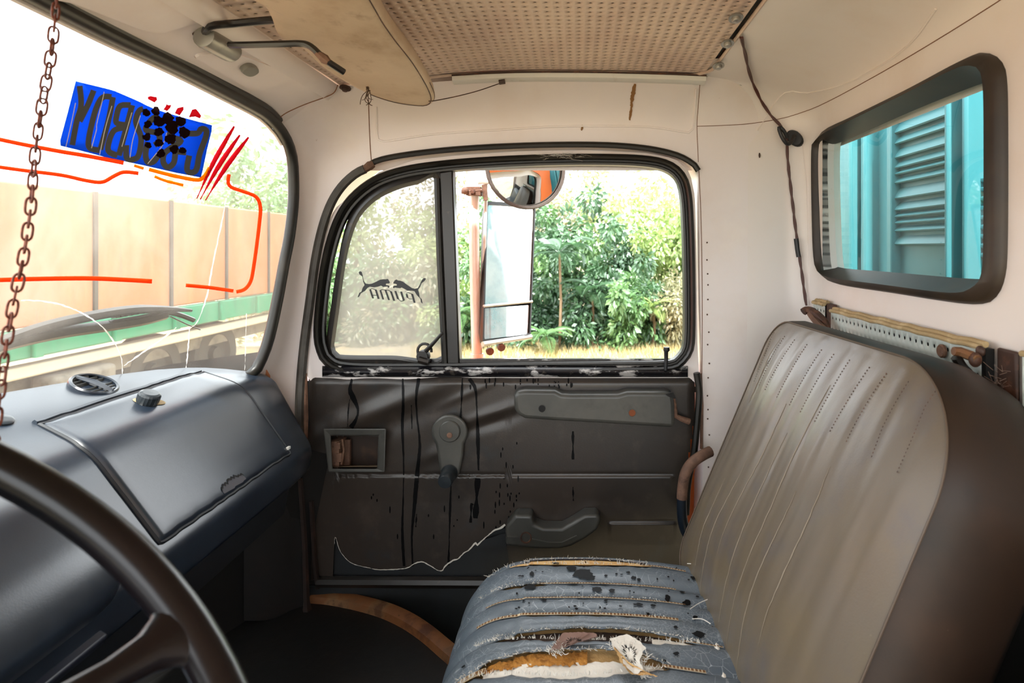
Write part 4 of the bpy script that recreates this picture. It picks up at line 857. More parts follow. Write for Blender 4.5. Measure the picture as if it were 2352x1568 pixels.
# oval plug on the header
pq = hpl(568, 152); b = MB(); ring2 = []
for r, h in ((1.12,0),(1.12,.003),(1,.004),(1,.010),(.92,.013),(.4,.0135)):
    lp_ = []
    for k in range(28):
        a = 2*PI*k/28; x = .019*abs(math.cos(a))**.7*math.copysign(1, math.cos(a)); y = .0125*abs(math.sin(a))**.8*math.copysign(1, math.sin(a)); lp_.append(pq+hn*h+(e1*x+e2*y)*r)
    ring2.append(lp_)
b.loft(ring2, cap1=True); tag(b.out('rubber_plug', mat('grey_plug', '7E7C74', .45, layers=[(30, '5E5A52', .45, .75, .7)])), 'oval grey rubber plug pressed into the windshield header', 'plug')
MB().loft([[pq+(p-pq)*1.22+hn*.0008 for p in ring2[0]], ring2[0]]).out('rust_ring', M_['rust'], wf)
# ------------------------------------------------------------------ cable and hook on the rear pillar
cab = [(1703,82,1.34),(1712,120,1.37),(1722,165,1.39),(1745,225,1.405),(1770,265,1.415),(1795,293,1.41),(1806,318,1.405),(1808,360,1.41),(1815,420,1.41),(1822,480,1.41),(1830,540,1.41),(1834,570,1.41),(1842,620,1.41),(1848,665,1.405),(1854,700,1.40)]
cs = [SURF(p.x, p.y, .0035) for p in smooth([(q[0], q[1]) for q in cab], 90)]; b = MB(); b.tube([p+V((.0016*math.cos(i*.55), .0, .0016*math.sin(i*.55))) for i, p in enumerate(cs)], .0024, 6); b.tube([p-V((.0016*math.cos(i*.55), .0, .0016*math.sin(i*.55))) for i, p in enumerate(cs)], .0024, 6)
cbt = thing('electric_cable', 'twisted dark red-brown wire running down the rear pillar from the ceiling', 'cable', P(1808,360,1.41))
b.out('wire_pair', M_['cable'], cbt); MB().tube([SURF(1829,548,.004), SURF(1832,572,.004), SURF(1835,590,.004)], .0058, 8).out('tape_sleeve', M_['ink'], cbt)
hk = thing('coat_hook', 'small black curled coat hook holding the wire on the rear pillar', 'hook', P(1815, 322, 1.40))
b = MB(); nh = V((-.5,-.85,0)).normalized(); pc = SURF(1826, 318, .002); b.loft([[pc+nh*h+(p-pc)*r for p in disc(pc, nh, .014, 20, .021)] for r, h in ((1.15,-.008),(1.15,.004),(.95,.008),(.3,.009))], cap1=True); b.out('base_plate', M_['ink'], hk)
MB().tube(smooth([P(x, y, pc.y-k) for x, y, k in ((1824,312,.012),(1818,326,.026),(1808,330,.034),(1797,316,.038),(1790,298,.038),(1791,292,.037),(1800,300,.036),(1808,316,.03))], 36), .0048, 8).out('hook_arm', M_['ink'], hk)
# ------------------------------------------------------------------ perforated rails behind the seat
def perf_panel(name, D0, D1, zt, label, lip=True, X=.556):
    t = thing(name, label, 'panel', (X, (D0+D1)/2, zt-.08), None); c = .0165; b = MB(); n, mrow = int((D1-D0)/c), 9; vid2 = {}
    def g(y, z):
        k = (round(y, 5), round(z, 5))
        if k not in vid2: vid2[k] = len(b.v); b.v.append(V((X, y, z)))
        return vid2[k]
    for i in range(n):
        for j in range(mrow):
            y, z = D0+i*c, zt-.004-(j+1)*c*1.45; hz = c*1.45
            o8 = [g(y+c*p/2, z+hz*q/2) for p, q in ((0,0),(1,0),(2,0),(2,1),(2,2),(1,2),(0,2),(0,1))]; k = len(b.v)
            for dx in (0, .0015):
                for q in range(8):
                    an = PI*1.25+q*PI/4; b.v.append(V((X+dx, y+c/2+.0036*math.cos(an), z+hz/2+.0036*math.sin(an))))
            for q in range(8):
                r = (q+1) % 8; b.f.append((o8[q], o8[r], k+r, k+q)); b.f.append((k+q, k+r, k+8+r, k+8+q))
    b.out('perforated_board', M_['perfgrey'], t, ang=180)
    MB().prism([(X+.006, D0, zt-.002), (X+.006, D0+n*c, zt-.002), (X+.006, D0+n*c, zt-.22), (X+.006, D0, zt-.22)], (.012,0,0)).out('dark_core', M_['dark'], t)
    if lip:
        for dx, dz, r in ((-.002,.000,.0040),(.006,.004,.0048)):
            MB().tube([V((X+dx+.0012*math.sin(k*1.7), D0+n*c*k/16, zt+dz+.0012*math.sin(k*2.3))) for k in range(17)], r, 8).out('foam_lip', M_['ochre'], t)
    return t
pm = perf_panel('perforated_rail', .80, 1.285, -.137, 'long pale grey perforated rail with ochre foam lip behind the seat back')
b = MB(); lathe(b, onX(2166, 806, .553), (-1,0,0), [(.0105,0),(.0105,.003),(.0085,.005),(.006,.003),(.0001,.0028)], 16); b.out('rail_grommet', M_['rust'], pm)
perf_panel('perforated_rail', 1.318, 1.392, -.128, 'short far piece of pale grey perforated rail under the hanging wire', True, .560)
perf_panel('perforated_rail', .55, .748, -.132, 'near piece of pale grey perforated rail at the right picture edge', True, .560)
# seat hinge brackets on the wall, one at each gap of the rail
h1 = thing('seat_bracket', 'rusty looped seat bracket in the far gap of the perforated rail', 'bracket', P(1860, 730, 1.30), 'seat brackets on the rear wall')
MB().box((.568, 1.302, -.16), (.01, .034, .07)).out('bracket_plate', M_['rustdark'], h1, bevel=.002)
b = MB(); b.tube(smooth([P(1845,716,1.30), P(1852,712,1.30), P(1864,714,1.29), P(1880,724,1.27), P(1896,742,1.25), P(1900,760,1.24)], 24), [.009]*8+[.008]*16, 8); b.out('bracket_loop', M_['rustdark'], h1)
MB().tube(smooth([P(1860,718,1.29), P(1868,730,1.28), P(1880,744,1.25), P(1893,756,1.23)], 14), .0075, 8).out('bracket_arm', M_['rust'], h1)
h2 = thing('seat_bracket', 'rusty cobwebbed seat bracket in the near gap of the perforated rail', 'bracket', P(2250, 830, .78), 'seat brackets on the rear wall')
MB().box((.572, .772, -.175), (.006, .036, .08)).out('bracket_plate', M_['rustdark'], h2, bevel=.003)
MB().tube([P(2190,806,.80), P(2205,808,.80), P(2232,818,.79), P(2246,826,.78)], [.006,.007,.007,.006], 8).out('bracket_bar', M_['rustpaint'], h2)
MB().tube(smooth([P(2196,820,.80), P(2212,845,.80), P(2240,868,.79), P(2290,895,.78)], 14), [.007]*6+[.006]*8, 8).out('bracket_arm', M_['blackmetal'], h2)
b = MB(); b.sphere(P(2240,826,.785), .0085, 12, 8, (1,.8,1.2)); b.out('bracket_knob', M_['rustdark'], h2)
b = MB(); b.sphere(P(2252,806,.79), .0075, 12, 8, (.7,1,1)); b.out('bracket_knob', M_['rustdark'], h2)
b = MB()
for k in range(50):
    p = P(2300+R.gauss(0, 18), 876+R.gauss(0, 15), .775+R.uniform(-.01, .01)); b.tube([p, p+V((R.uniform(-.014,.014), R.uniform(-.012,.012), R.uniform(-.012,.012)))], .00035, 3)
b.out('cobweb', mat('dirty_cobweb', '7A6458', .9), h2, kind='stuff')
# ------------------------------------------------------------------ grab loop behind the cushion
gl_ = thing('grab_loop', 'bent steel grab loop, rusty above and dark blue below, beside the seat back', 'handle', P(1585, 1150, 1.36))
gp = smooth([P(1632,1036,1.37), P(1612,1046,1.36), P(1590,1062,1.355), P(1575,1085,1.35), P(1568,1120,1.35), P(1566,1160,1.35), P(1568,1195,1.35), P(1576,1222,1.352), P(1592,1240,1.355), P(1615,1250,1.36)], 40)
MB().tube(gp[:21], .0125, 10).out('rusty_end', M_['rust'], gl_); MB().tube(gp[20:34], .0118, 10).out('painted_end', M_['bluepaint'], gl_); MB().tube(gp[33:], .0122, 10).out('rusty_foot', M_['rust'], gl_)

# small marks on the lining: rust drips, a dead insect, cobweb tufts, an orange patch at the pillar foot
drip = mat('brown_drip_stain', '8A6238', .8)
for pts, wq in (([(1458,192),(1454,215),(1450,238)], 9), ([(1451,235),(1449,255),(1446,276)], 6), ([(1338,287),(1336,300)], 4)):
    v, f = ribbon(lambda x, y: SURF(x, y, .0006), pts, wq, n=14, taper=.5, jag=1.2); MB().add(v, f).out('drip_stain', drip, wr, recalc=False)
b = MB(); b.sphere(SURF(1744, 357, .002), .004, 8, 6, (.6,.6,1.7)); tag(b.out('dead_insect', M_['rustdark']), 'tiny dead brown insect stuck on the white rear pillar', 'insect')
b = MB()
for k in range(60):
    p = P(1285+R.gauss(0, 22), 357+R.gauss(0, 3), DW-.012); b.tube([p, p+V((R.uniform(-.03,.03), R.uniform(-.003,.003), R.uniform(-.006,.006)))], .0003, 3)
b.out('cobweb', M_['fray'], door, kind='stuff')
pf = [(580,872),(596,862),(612,848),(620,862),(622,890),(620,905),(606,892)]
MB().add([SURF(x, y, .0007) for x, y in pf], [tuple(range(len(pf)))]).out('orange_patch', mat('pillar_foot_orange', 'C88258', .5), wr, recalc=False)
# ------------------------------------------------------------------ bench seat back
sb = thing('bench_back', 'tall taupe vinyl bench seat backrest with worn pleats leaning on the rear wall', 'seat back', (.3, .95, -.66))
upv = V((.387, 0, .922)); nf = V((-.922, 0, .387)); D0b, D1b, HB = .632, 1.205, .535
def bp(D, h, out=0.0):
    return V((.203, D, -.64))+V((.032*(1.2-D)/.52, 0, 0))+upv*h+nf*out
cr = {(1,1): .065, (-1,1): .15, (1,-1): .05, (-1,-1): .05}
def bnd(u, v):                                   # square boundary -> rounded rectangle (D, h)
    D = (D0b+D1b)/2+u*(D1b-D0b)/2; h = HB/2+v*HB/2; su, sv2 = (1 if u > 0 else -1), (1 if v > 0 else -1); r = cr[su, sv2]
    ccx = (D1b-r) if su > 0 else (D0b+r); ccy = (HB-r) if sv2 > 0 else r
    if (D-ccx)*su > 0 and (h-ccy)*sv2 > 0:
        l = math.hypot(D-ccx, h-ccy); D, h = ccx+(D-ccx)/l*r, ccy+(h-ccy)/l*r
    return D, h
Nb = 96
sqb = []
for k in range(Nb*4):
    s = k/Nb; e, f = int(s), s-int(s); sqb.append([(-1+2*f, -1), (1, -1+2*f), (1-2*f, 1), (-1, 1-2*f)][e])
bd2 = [bnd(u, v) for u, v in sqb]; cD, cH = (D0b+D1b)/2, HB/2
pleats = [.690,.735,.782,.83,.878,.925,.972,1.02,1.07,1.12,1.165]
def puff(D, h, s):
    b_ = .026*(1-s**3.2)+.008*gs(h, .14, .12)*(1-s**4)
    if s < .97:
        for i, q in enumerate(pleats):
            qq = q-.05*(.4-h)*.2+.004*math.sin(9*h+i*2.1); amp = .0009*min(1, max(0, (h-.04)/.06))*min(1, max(0, (HB-.035-h)/.05)); b_ -= amp*gs(D, qq, .008)
            b_ += .0011*gs(D, qq+.014, .010)*math.sin(14*h+i)
        b_ += .003*math.sin(D*31+h*9)*math.sin(h*13)*(1-s)
    return b_
ringsb = []; NSg = 60
for j in range(1, NSg+1):
    s = j/NSg; ringsb.append([bp(cD+(d-cD)*s, cH+(h-cH)*s, puff(cD+(d-cD)*s, cH+(h-cH)*s, s)) for d, h in bd2])
b = MB(); star(b, ringsb, bp(cD, cH, puff(cD, cH, 0))); b.out('front_panel', M_['vinylback'], sb, ang=180)
def brg(grow, out):
    r = []
    for k, (d, h) in enumerate(bd2):
        a, c = bd2[k-1], bd2[(k+1) % len(bd2)]; t = V((c[0]-a[0], c[1]-a[1], 0)).normalized(); r.append(bp(d+t.y*grow, h-t.x*grow, out))
    return r
b = MB(); b.loft([brg(0,.001), brg(.006,-.006), brg(.016,-.030), brg(.020,-.070), brg(.014,-.115), brg(-.008,-.142), brg(-.10,-.146)], cap1=True); b.out('side_bolster', M_['vinylside'], sb, ang=180)
MB().tube([p for p in brg(.001, .0010)[::2]], .0014, 6, closed=True).out('piping', M_['piping'], sb)
for i, (q, h0_, h1_) in enumerate(((1.165,.42,.50),(1.12,.36,.50),(.972,.12,.40),(.925,.04,.36),(.878,.03,.46),(.83,.03,.30),(.782,.10,.36),(1.02,.03,.28),(1.07,.05,.22))):
    pts = []; 
    for k in range(26):
        h = h0_+(h1_-h0_)*k/25; D = q-.05*(.4-h)*.2+.004*math.sin(9*h+pleats.index(q)*2.1)+.010+R.uniform(-.0008, .0008); s = max(abs(D-cD)/((D1b-D0b)/2), abs(h-cH)/(HB/2)); pts.append(bp(D, h, puff(D, h, s)+.0004))
    MB().tube(pts, [.0003+.0009*math.sin(PI*k/25)*R.uniform(.3, 1) for k in range(26)], 4).out('worn_crease', M_['crease'], sb)
b = MB()
for q in pleats:
    for k in range(24):
        h = .40+.005*k
        if h > HB-.03: break
        D = q-.05*(.4-h)*.2+.004*math.sin(9*h+pleats.index(q)*2.1); s = max(abs(D-cD)/((D1b-D0b)/2), abs(h-cH)/(HB/2)); p = bp(D, h, puff(D, h, s)+.0002); b.tube([p, p+upv*.0022], .0006, 4)
b.out('stitching', M_['rustdark'], sb, kind='stuff')
# ------------------------------------------------------------------ bench seat cushion with torn seams
sc2 = thing('seat_cushion', 'torn blue-grey vinyl bench seat cushion showing tan foam and white felt', 'seat cushion', (0, .9, -.74))
ZT = -.598; XF = -.095
def csurf(a, D, h=0.0):                          # a: distance forward from the back edge; returns point, h above surface
    X = .262-a
    if X > XF: p = V((X, D, ZT-.37*X*X*(1 if X > 0 else .4))); n = V((0, 0, 1))
    else:
        L = XF-X; ph = min(PI/2, L/.115); p = V((XF-.118*math.sin(ph), D, ZT-.004-.105*(1-math.cos(ph)))); n = V((-math.sin(ph), 0, math.cos(ph)))
        if L > .115*PI/2: p.z -= (L-.115*PI/2)
    if D > 1.085: p.z -= .065*(1-math.cos(min(PI/2, (D-1.085)/.070)))*.9; p.x += (.012 if X < XF else 0)*((D-1.085)/.08)
    return p+n*h
AL = .262-XF+.115*PI/2+.08
nA = 90; As = [AL*i/nA for i in range(nA+1)]
Xa = lambda a: .262-a
# seams: depth at a, gap half width at a
def bmp(a, a0, a1, w_):                           # smooth opening between a0 and a1
    return w_*math.sin(PI*(a-a0)/(a1-a0))**.7 if a0 < a < a1 else 0
wob = lambda a, k: .0012*math.sin(a*120+k*3)+.0008*math.sin(a*290+k)
seams = [
 (lambda a: 1.097+.008*math.sin(a*6)-.10*max(0,.10-a), lambda a: bmp(a, .12, .40, .0150)+bmp(a, .07, .16, .002), 's1'),
 (lambda a: 1.030-.10*max(0, .10-a)+.03*max(0, a-.33), lambda a: bmp(a, .315, .41, .005)+bmp(a, .10, .34, .0018), 's2'),
 (lambda a: .988-.06*max(0, .10-a)+.03*max(0, a-.33), lambda a: bmp(a, .08, .42, .0013), 's3'),
 (lambda a: .944-.04*max(0, .10-a)+.02*max(0, a-.33), lambda a: bmp(a, .12, .42, .0024), 's4'),
 (lambda a: .892-.02*max(0, .10-a), lambda a: bmp(a, .07, .40, .0125)*(1 if a > .1 else .6), 's5'),
 (lambda a: .830+.006*gs(a, .18, .06), lambda a: bmp(a, .13, .41, .026)+bmp(a, .36, .49, .005), 's6'),
 (lambda a: .755, lambda a: .0006, 's7'), (lambda a: .70, lambda a: .0006, 's8'), (lambda a: .645, lambda a: .0006, 's9'), (lambda a: .59, lambda a: .0006, 's10')]
edgeF = lambda a: 1.152
cushm = NT('blue_grey_cracked_vinyl')
cr_ = cushm.vor(52.0, 'DISTANCE_TO_EDGE', cushm.map((1, 1, 1))); cr2 = cushm.vor(150.0, 'DISTANCE_TO_EDGE')
base_c = cushm.mix(cushm.ramp(cushm.noise(7, 5), .4, .75, 0, .8), lin('525B63'), lin('454F5A'))
base_c = cushm.mix(cushm.ramp(cushm.noise(30, 4), .55, .8, 0, .5), base_c, lin('6B747C'))
lines = cushm.math('MULTIPLY', cushm.ramp(cr2.outputs['Distance'], .0, .035, .75, 0), cushm.ramp(cushm.noise(9, 3), .42, .62))
lines2 = cushm.math('MULTIPLY', cushm.ramp(cr_.outputs['Distance'], .0, .018, .8, 0), cushm.ramp(cushm.noise(6, 3), .45, .6))
base_c = cushm.mix(cushm.math('MAXIMUM', lines, lines2), base_c, lin('A9AFB2'))
cushm.put(cushm.b.inputs['Base Color'], base_c); cushm.b.inputs['Roughness'].default_value = .40
nb = cushm.bump(cushm.noise(330, 3), .2, .0006); nb = cushm.bump(lines, .3, .001, nb); cushm.l.new(nb, cushm.b.inputs['Normal'])
rag = lambda a, k: R.uniform(-1, 1)
for i in range(len(seams)):
    near = seams[i]; far = seams[i-1] if i > 0 else None; rows_ = []
    for a in As:
        df = (far[0](a)-far[1](a)-(wob(a, i)+R.uniform(-.0009, .0009))*min(1, far[1](a)/.003)) if far else edgeF(a)
        dn = near[0](a)+near[1](a)+(wob(a, i+5)+R.uniform(-.0007, .0007))*min(1, near[1](a)/.003); row = []
        for k in range(15):
            t = k/14; D = df+(dn-df)*t; hgt = .0055*(1-abs(2*t-1)**2.5)-.001
            if near[1](a) > .006 and t > .6: hgt += .006*(t-.6)/.4*min(1, near[1](a)/.012)      # lifted torn lip
            row.append(csurf(a, D, hgt))
        rows_.append(row)
    pn = MB(); pn.grid(rows_); o = pn.out('cover_panel', cushm.m, sc2, ang=180, recalc=False, solid=.0022)
    rows_l = [r[-1] for r in rows_]
# far side border of the cover
MB().grid([[csurf(a, 1.151, -.002), csurf(a, 1.155, -.03), V((csurf(a, 1.155).x, 1.158, -.74))] for a in As]).out('side_cover', cushm.m, sc2, ang=180)
MB().tube([csurf(a, 1.152, .001) for a in As[::2]], .0022, 6).out('edge_piping', cushm.m, sc2)
# foam body
fm = MB(); fm.grid([[csurf(a, D, -.0075) for D in [.592+.558*k/60 for k in range(61)]] for a in As]); fm.out('foam_body', M_['foam'], sc2, ang=180)
# torn insides
def strip_on(s, a0, a1, lo_, hi_, h, m, name, n=40, jag=0.0, kind=None, ruf=0):
    rows = []
    for k in range(n+1):
        a = a0+(a1-a0)*k/n; d = s[0](a); g_ = s[1](a); rows.append([csurf(a, d+lo_*g_+R.uniform(-jag, jag)+(hi_-lo_)*g_*t/6, h+ruf*R.uniform(-1, 1)) for t in range(7)])
    b = MB(); b.grid(rows); return b.out(name, m, sc2, recalc=False, kind=kind)
strip_on(seams[4], .09, .40, -1.1, 1.4, -.0045, mat('dark_torn_inside', '2A1C15', .9, layers=[(60, '6B5240', .55, .75, .9)]), 'torn_hollow', jag=.0006)
strip_on(seams[0], .125, .395, -1.0, 1.0, .0022, M_['foam'], 'bared_foam', jag=.0006)
strip_on(seams[0], .14, .39, .78, 1.25, .0045, M_['backing'], 'torn_lip', jag=.0004)
strip_on(seams[5], .14, .40, -1.2, .35, -.003, M_['lining'], 'felt_lining', n=50, jag=.0010, ruf=.0012)
strip_on(seams[5], .25, .41, .1, 1.15, -.002, mat('orange_old_foam', 'B07832', .95, layers=[(50, '6E3E14', .5, .75, .9), (90, 'D9A860', .55, .75, .7)], bump=(120, .8, .004)), 'crumbled_foam', n=50, jag=.0022, ruf=.0016)
strip_on(seams[4], .075, .15, -1.1, .5, -.002, M_['lining'], 'felt_lining', n=20, jag=.0008)
def flap(px, m, name, h=.006, curl=.010):
    pts = [onZ(x, y, -.598) for x, y in px]; c = sum(pts, V())/len(pts); b = MB(); lp_ = arc_resample(pts, 60, True)
    r = [[c.lerp(p+V((R.uniform(-.0012,.0012), R.uniform(-.0012,.0012), 0)), t)+V((0, 0, h+curl*t*t*gs(p.x, c.x+.02, .05)+.0012*math.sin(40*p.x*t+30*p.y))) for p in lp_] for t in (.35,.7,.9,1)]
    star(b, r, c+V((0, 0, h))); return b.out(name, m, sc2, ang=180, recalc=False)
flap([(1262,1510),(1276,1490),(1293,1472),(1325,1475),(1370,1478),(1372,1486),(1340,1495),(1300,1505)], M_['backing'], 'folded_backing', .009, .006)
flap([(1400,1484),(1440,1474),(1466,1490),(1484,1508),(1470,1530),(1470,1545),(1478,1560),(1460,1575),(1436,1552),(1420,1520),(1405,1500)], M_['lining'], 'felt_flap', .010, .004)
flap([(1408,1504),(1420,1518),(1445,1545),(1480,1566),(1510,1578),(1450,1575),(1428,1548)], M_['foam'], 'foam_scrap', .0115, .003)
# ladder of foam cells showing through each opened seam
cell = mat('brown_stitch_hole', '6E4A26', .9)
b = MB(); cr4 = MB()
for s, a0, a1 in ((seams[0],.06,.14),(seams[1],.09,.33),(seams[2],.08,.42),(seams[3],.10,.43),(seams[4],.04,.10),(seams[5],.395,.49),(seams[5],.08,.14)):
    a = a0; wide = .0030 if s in (seams[3], seams[5], seams[0]) else .0014
    if s is seams[5] and a0 > .3: wide = .0055
    strip = []
    for k in range(41): aa = a0+(a1-a0)*k/40; strip.append([csurf(aa, s[0](aa)+wide*q, .0030) for q in (-1, 1)])
    cr4.grid(strip)
    while a < a1:
        st_ = R.uniform(.0042, .0062); d = s[0](a+st_/2); b.add([csurf(a+st_*.15, d-wide*.75, .0036), csurf(a+st_*.8, d-wide*.75, .0036), csurf(a+st_*.8, d+wide*.7, .0036), csurf(a+st_*.15, d+wide*.7, .0036)], [(0,1,2,3)]); a += st_
cr4.out('seam_tape', mat('pale_foam_edge', 'BFAE90', .9), sc2, recalc=False); b.out('stitch_holes', cell, sc2, recalc=False, kind='stuff')
# frayed white threads along the tears
b = MB()
def hair(p, dirv, L):
    q = [p]; d = V(dirv)
    for _ in range(3): d = (d+V((R.uniform(-.6,.6), R.uniform(-.6,.6), R.uniform(-.3,.6)))).normalized(); q.append(q[-1]+d*L/3)
    b.tube(q, [.00055,.00050,.00040,.0002], 3, caps=False)
for s, a0, a1, n, L in ((seams[0],.13,.44,170,.010),(seams[1],.30,.44,70,.006),(seams[4],.07,.42,330,.008),(seams[5],.13,.44,330,.009),(seams[3],.12,.42,50,.004),(seams[2],.12,.30,40,.004)):
    for _ in range(n):
        a = R.uniform(a0, a1); sd = R.choice((-1, 1)); d = s[0](a)+sd*s[1](a); hair(csurf(a, d, .006 if sd > 0 else .004), (R.uniform(-.5,.5), -sd*.8, .35), L*R.uniform(.3, 1))
for k in range(160):
    px, py = R.choice([(1400+R.uniform(0,70),1480+R.uniform(-6,8)), (1478+R.uniform(-10,10),1500+R.uniform(0,60)), (1262+R.uniform(0,35),1512-R.uniform(0,40))]); hair(onZ(px, py, -.590), (R.uniform(-1,1), R.uniform(-1,1), .3), R.uniform(.005,.012))
b.out('frayed_threads', M_['fray'], sc2, kind='stuff', recalc=False)
# oil splashes on the far half of the cushion
b = MB()
def spot(px, py, rx, ry, jag=.25):
    D0 = onZ(px, py, -.600).y; n = 14; ps = []
    for k in range(n):
        a = 2*PI*k/n; rr = 1+R.uniform(-jag, jag); q = onZ(px+rx*rr*math.cos(a), py+ry*rr*math.sin(a), -.600); aa = .262-q.x
        best = None
        i = 0
        while i < len(seams)-1 and q.y < seams[i][0](aa): i += 1
        df = (seams[i-1][0](aa) if i else edgeF(aa)); dn = seams[i][0](aa); t = max(0, min(1, (df-q.y)/(df-dn))); ps.append(csurf(aa, q.y, .0055*(1-abs(2*t-1)**2.5)-.001+.0032))
    b.add(ps, [tuple(range(n))])
for x, y, rx, ry in ((1338,1328,22,9),(1312,1317,12,6),(1352,1335,16,5),(1218,1358,16,6),(1222,1350,12,3),(1316,1349,14,4),(1372,1364,12,5),(1405,1366,7,4),(1390,1350,10,3),(1246,1383,8,4),(1250,1389,6,3),(1276,1300,8,4),(1222,1327,5,5),(1196,1350,6,2),(1533,1371,6,5),(1567,1353,6,4),(1605,1450,16,6),(1553,1503,6,4),(1527,1519,4,2),(1530,1536,4,3),(1477,1293,8,3),(1393,1277,9,3),(1391,1390,5,3),(1468,1395,8,3),(1460,1396,6,2),(1500,1395,6,3),(1066,1503,5,3),(1140,1379,4,2),(1202,1390,4,2),(1575,1376,8,3),(1592,1318,6,4),(1437,1281,4,2),(1455,1332,6,3),(1467,1335,5,3),(1443,1322,5,2),(1580,1375,8,4),(1571,1381,7,3),(1597,1409,6,3),(1488,1412,5,2),(1552,1441,5,3)): spot(x, y, rx, ry)
for _ in range(46): spot(R.uniform(1180, 1610), R.uniform(1290, 1420), R.uniform(1.5, 4), R.uniform(1, 2.2), .15)
b.out('oil_spots', oil, sc2, recalc=False, kind='stuff')
# white and dark cords where cushion meets backrest
MB().tube(smooth([P(1615,1306,1.125)+V((0,0,.004)), P(1622,1330,1.09), P(1620,1372,1.03), P(1632,1430,.96), P(1640,1462,.92)], 30), .0055, 8).out('back_edge', M_['rubbergrey'], sc2)
MB().tube(smooth([P(1640,1462,.92), P(1648,1495,.885), P(1660,1545,.84), P(1668,1600,.80)], 16), .0045, 8).out('exposed_cord', M_['lining'], sc2)
for pts in ([(1625,1376),(1605,1385),(1585,1398)], [(1632,1432),(1612,1421),(1590,1421)], [(1615,1308),(1595,1296),(1578,1294)], [(1622,1312),(1628,1330),(1620,1352)]): MB().tube(smooth([onZ(x, y, -.60) for x, y in pts], 10), .0008, 4).out('loose_thread', M_['fray'], sc2)
# seat base
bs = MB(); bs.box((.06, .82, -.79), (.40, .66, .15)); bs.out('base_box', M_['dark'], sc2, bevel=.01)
# driver's seat back, only its corner in view
b = MB(); b.loft([[V((x, y, z)) for x, z in ((.33,-.62),(.38,-.44),(.47,-.40),(.545,-.44),(.545,-.80),(.36,-.80))] for y in (.02,.50,.53)], cap0=True, cap1=True)
tag(b.out('driver_seat', cushm.m, None, bevel=.02), 'pale blue-grey corner of another seat at the lower right picture corner', 'seat')
# ------------------------------------------------------------------ outside: wing mirror assembly
mr = thing('wing_mirror', 'wing mirror set of white pole, round mirror and tall mirror outside the door window', 'mirror', P(1090, 830, 1.85))
polem = mat('worn_white_pole', 'E4DED4', .18, layers=[(9, 'C98E62', .5, .75, .7, (1, 1, .2)), (30, '8A6A50', .64, .78, .6)], spec=.7)
pole = smooth([P(1062,372,1.84), P(1078,385,1.85), P(1087,405,1.85), P(1089,440,1.85), P(1090,600,1.85), P(1096,830,1.85), P(1100,960,1.85)], 40)
MB().tube(pole, .0168, 12).out('pole', polem, mr); MB().tube([P(1096,812,1.85), P(1097,850,1.85)], .020, 12).out('pole_sleeve', polem, mr)
MB().tube([P(1118,395,1.86), P(1113,560,1.86), P(1107,700,1.86), P(1105,800,1.86)], .0055, 8).out('back_rod', M_['white'], mr)
b = MB(); b.box(P(1090,440,1.84), (.045,.05,.026)); b.tube([P(1060,441,1.82), P(1108,437,1.82)], .006, 8); b.tube([P(1112,424,1.84), P(1116,460,1.84)], .008, 8); b.sphere(P(1068,438,1.81), .012, 10, 6); cl_ = b.out('clamp', M_['rust'], mr)
b = MB(); lathe(b, P(1087,440,1.815), (0,-1,0), [(.0075,0),(.0075,.008),(.0001,.009)], 6); b.out('clamp_bolt', M_['rustdark'], cl_)
MB().tube([P(1096,418,1.85), P(1124,418,1.85)], .007, 8).out('bracket_arm', M_['white'], mr)
rmn = V((.36, -.93, .03)).normalized(); rmc = P(1208, 386, 1.82)
b = MB(); lathe(b, rmc, rmn, [(.02,-.045),(.09,-.035),(.120,-.012),(.129,-.002),(.131,.004),(.128,.009),(.121,.008),(.119,.002)], 40); b.out('round_mirror_rim', M_['rubbergrey'], mr)
b = MB(); lathe(b, rmc, rmn, [(.0001,.026),(.04,.0228),(.08,.0132),(.1195,-.001)], 40); b.out('round_mirror_glass', mat('convex_mirror_glass', 'B4BABA', .04, 1.0), mr)
tq = [(1112,440),(1229,478),(1216,776),(1110,792)]
t3 = [P(1116,462,1.89), P(1229,470,2.05), P(1217,776,1.96), P(1107,790,1.80)]; tn = (t3[1]-t3[0]).cross(t3[3]-t3[0]).normalized(); tn = tn if tn.y < 0 else -tn
cT = sum(t3, V())/4; lp_ = round_loop(t3, .012, 3)
b = MB(); b.loft([[p-tn*.035+(cT-p)*.12 for p in lp_], [p-tn*.012 for p in lp_], [p+tn*.004 for p in lp_], [p+tn*.004+(cT-p)*.05 for p in lp_], [p-tn*.001+(cT-p)*.055 for p in lp_]], cap0=True); b.out('tall_mirror_housing', M_['blackmetal'], mr, ang=50)
def tp(u, v): return t3[0].lerp(t3[1], u).lerp(t3[3].lerp(t3[2], u), v)
MB().add([tp(.03,.01)-tn*.0005, tp(.97,.01)-tn*.0005, tp(.97,.725)-tn*.0005, tp(.03,.735)-tn*.0005], [(0,1,2,3)]).out('tall_mirror_glass', M_['chrome'], mr)
b = MB(); b.grid([[tp(.04+.92*i/8, .76+.21*j/6)+tn*(.006*(1-((i-4)/4)**2)-.002) for i in range(9)] for j in range(7)]); b.out('lower_mirror_glass', M_['chrome'], mr)
MB().tube([tp(.0,.745)+tn*.004, tp(1,.735)+tn*.004], .005, 8).out('mirror_divider', M_['metal'], mr)
MB().tube([tp(-.01,1.0)+tn*.006, tp(1,.99)+tn*.006], .008, 8).out('mirror_foot', M_['metal'], mr)
for x, y in ((1124,806),(1150,797)): b = MB(); lathe(b, P(x, y, 1.86), (.4,-.8,0), [(.0001,.012),(.012,.012),(.013,.004),(.009,.002),(.009,-.012)], 10); b.out('wing_nut', M_['rust'], mr)
